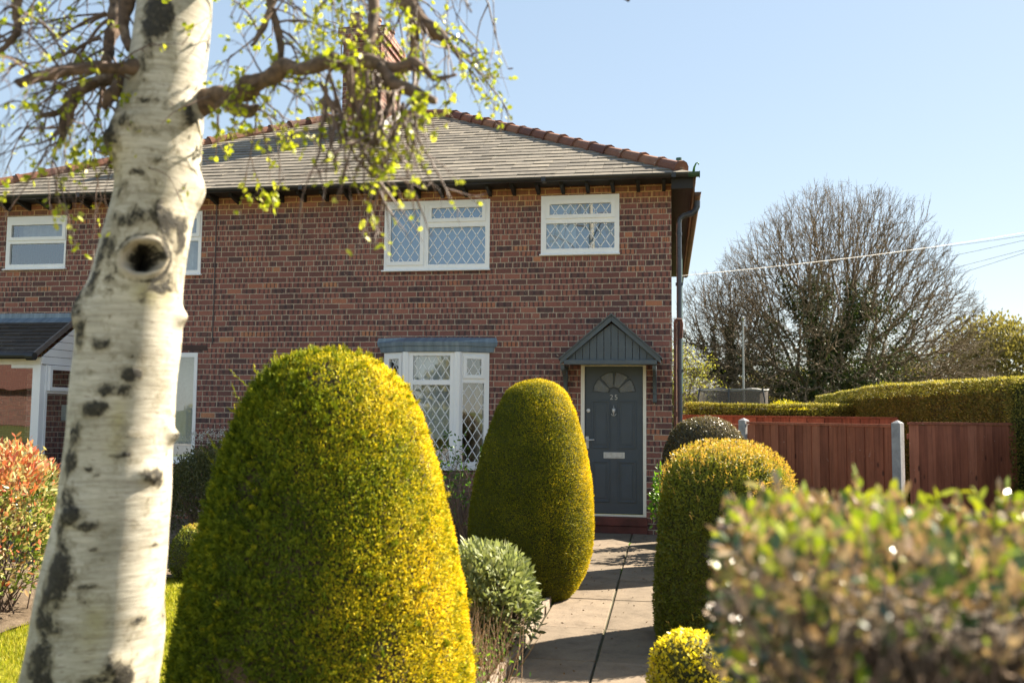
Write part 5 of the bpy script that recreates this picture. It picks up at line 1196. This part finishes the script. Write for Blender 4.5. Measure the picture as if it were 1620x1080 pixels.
L3 = limb([(190, -60, 3.55, .034), (187, -5, 3.5, .031), (180, 40, 3.46, .028), (173, 80, 3.42, .020), (170, 112, 3.4, .014)])
L4 = limb([(205, -30, 3.42, .024), (199, 10, 3.4, .026), (193, 45, 3.38, .022), (205, 78, 3.36, .014)])
L5 = limb([(28, -40, 3.2, .015), (25, 20, 3.2, .014), (27, 50, 3.18, .012), (12, 70, 3.17, .011), (-12, 88, 3.16, .009)])
L6 = limb([(190, 130, 3.36, .024), (178, 150, 3.33, .026), (165, 170, 3.31, .012)])
L7 = limb([(108, 170, 3.37, .016), (85, 178, 3.34, .014), (62, 184, 3.32, .006)])
# limbs above the picture carry the rest of the crown
for k_ in range(13):
    z0 = 3.3+k_*.31; c = tr_at(z0); a = k_*2.4+.5; r0 = c[2]*.32
    p = np.array([c[0], c[1], z0]); d = unit(np.array([math.cos(a), math.sin(a), .75])); Q = [p]
    for s in range(7): d = unit(d+np.array([0, 0, -.10])+rng.normal(0, .10, 3)); p = p+d*.23*(1.15-k_*.04); Q.append(p)
    m_ = MB(); rr = np.linspace(r0, .008, 8); m_.tube(Q, rr, 8); m_.build("branch", BR, bt, smooth=True); LIMB.append((np.array(Q), rr))
TA, TBk, Tra, Trb, TL_ = [], [], [], [], []
rg = np.random.default_rng(44)
def twig(p, d, L, r0, droop, depth=0, leafy=.5):
    n_ = 9; 
    for s in range(n_):
        d = unit(d+rg.normal(0, .13, 3)+np.array([0, 0, -droop])); q = p+d*L/n_
        if q[0] > -.66 and q[2] < 3.6: return          # the crown ends here
        TA.append(p); TBk.append(q); Tra.append(r0*(1-.8*s/n_)); Trb.append(r0*(1-.8*(s+1)/n_))
        if rg.random() < leafy*.66*(.35+.65*s/n_): TL_.append((q, d))
        if depth < 2 and s > 1 and rg.random() < .36:
            sd = unit(d+rg.normal(0, .55, 3)); twig(q, sd, L*rg.uniform(.3, .6), r0*.55, droop*.8, depth+1, leafy)
        p = q
def shoot(Q, n_, L, r0, droop, bias, spread=.8, leafy=.5, lo=.1, hi=1.):
    for _ in range(n_):
        i = int(rg.uniform(lo, hi)*(len(Q)-1)); twig(Q[i], unit(np.array(bias)+rg.normal(0, spread, 3)), L*rg.uniform(.6, 1.3), r0*rg.uniform(.7, 1.2), droop, 0, leafy)
rv = RT; dn = np.array([0, 0, -1.])
shoot(R1, 38, .22, .0048, .05, rv*.2, 1.0, .34)
for k_ in range(34):
    a, b = rg.uniform(505, 665), rg.uniform(100, 165); A0 = at(a, b, rg.uniform(2.85, 3.1)); c_ = 590+(a-585)*.45+rg.normal(0, 22); B0 = at(c_, rg.uniform(215, 325), rg.uniform(2.8, 3.1)); twig(A0, unit(B0-A0), np.linalg.norm(B0-A0)*1.02, rg.uniform(.0045, .0085), .03, 1 if k_ % 2 else 0, .16)
shoot(R1, 4, .26, .0060, .30, -rv*.1+dn*.8, .35, .2, .45, .86)
shoot(R3, 6, .22, .0055, .28, -rv*.25+dn*.8, .4, .2)
shoot(R4, 18, .34, .0048, .10, rv*.5+dn*.4, .8, .28)
shoot(R8, 8, .26, .0045, .20, rv*.1+dn*.6, .8, .28)
shoot(R6, 7, .34, .0045, .15, rv*.2, .9, .3); shoot(R7, 6, .3, .004, .15, rv*.2, .9, .3); shoot(R2, 4, .25, .004, .25, dn, .6, .5)
shoot(L1, 13, .38, .0046, .10, -rv*.4+dn*.1, .8, .16); shoot(L2, 15, .36, .0046, .15, -rv*.5+dn*.2, .8, .13, .2)
shoot(L3, 12, .48, .0055, .10, -rv*.8+dn*.15, .5, .08); shoot(L5, 10, .40, .0045, .15, rv*.1, .9, .1); shoot(L6, 5, .26, .004, .2, dn, .7, .5); shoot(L4, 4, .22, .004, .2, dn, .8, .4); shoot(L7, 5, .24, .004, .1, -rv, .7, .5)
for Q, r_ in LIMB[15:]: shoot(Q, 11, .65, .0065, .26, unit(Q[-1]-Q[0])*.6+dn*.3, .6, .2, .3)
# twigs hanging into the picture from the crown above: right of the chimney and at the left edge
for k_ in range(26):
    a, b = (rg.uniform(430, 730), rg.uniform(-110, -30)) if k_ < 18 else (rg.uniform(-60, 160), rg.uniform(-90, -10))
    twig(at(a, b, rg.uniform(2.8, 3.7)), unit(rv*(.45 if k_ < 18 else -.35)+dn*.8+rg.normal(0, .3, 3)), rg.uniform(.20, .38), .0045, .10, 0, .16)
for (p0, p1) in (((168, 20), (40, 68)), ((170, 32), (70, 90)), ((160, 60), (20, 100)), ((200, 195), (172, 262)), ((112, 195), (40, 215)), ((110, 190), (60, 240))):
    A0 = at(*p0, 3.4); B0 = at(*p1, 3.3); twig(A0, unit(B0-A0), np.linalg.norm(B0-A0), .0075, .02, 0, .12)
V, F = seg_tubes(np.array(TA), np.array(TBk), np.array(Tra), np.array(Trb), 5); mesh_np("twigs", V, F, TWG, bt)
q = np.array([p for p, d in TL_]); d = np.array([d for p, d in TL_]); m = 2
q = np.repeat(q, m, 0)+rg.normal(0, .006, (len(q)*m, 3)); d = np.repeat(d, m, 0); n = len(q)
V, F, k = leaf_mesh(q, d*.4+np.array([[0, 0, .25]]), .027*rg.uniform(.5, 1.1, n), .021*rg.uniform(.6, 1.1, n), rg, .75, .15, True)
mesh_np("leaves", V, F, BIRCHLEAF, bt, np.repeat(np.clip(rg.normal(.5, .25, n), 0, 1), k))
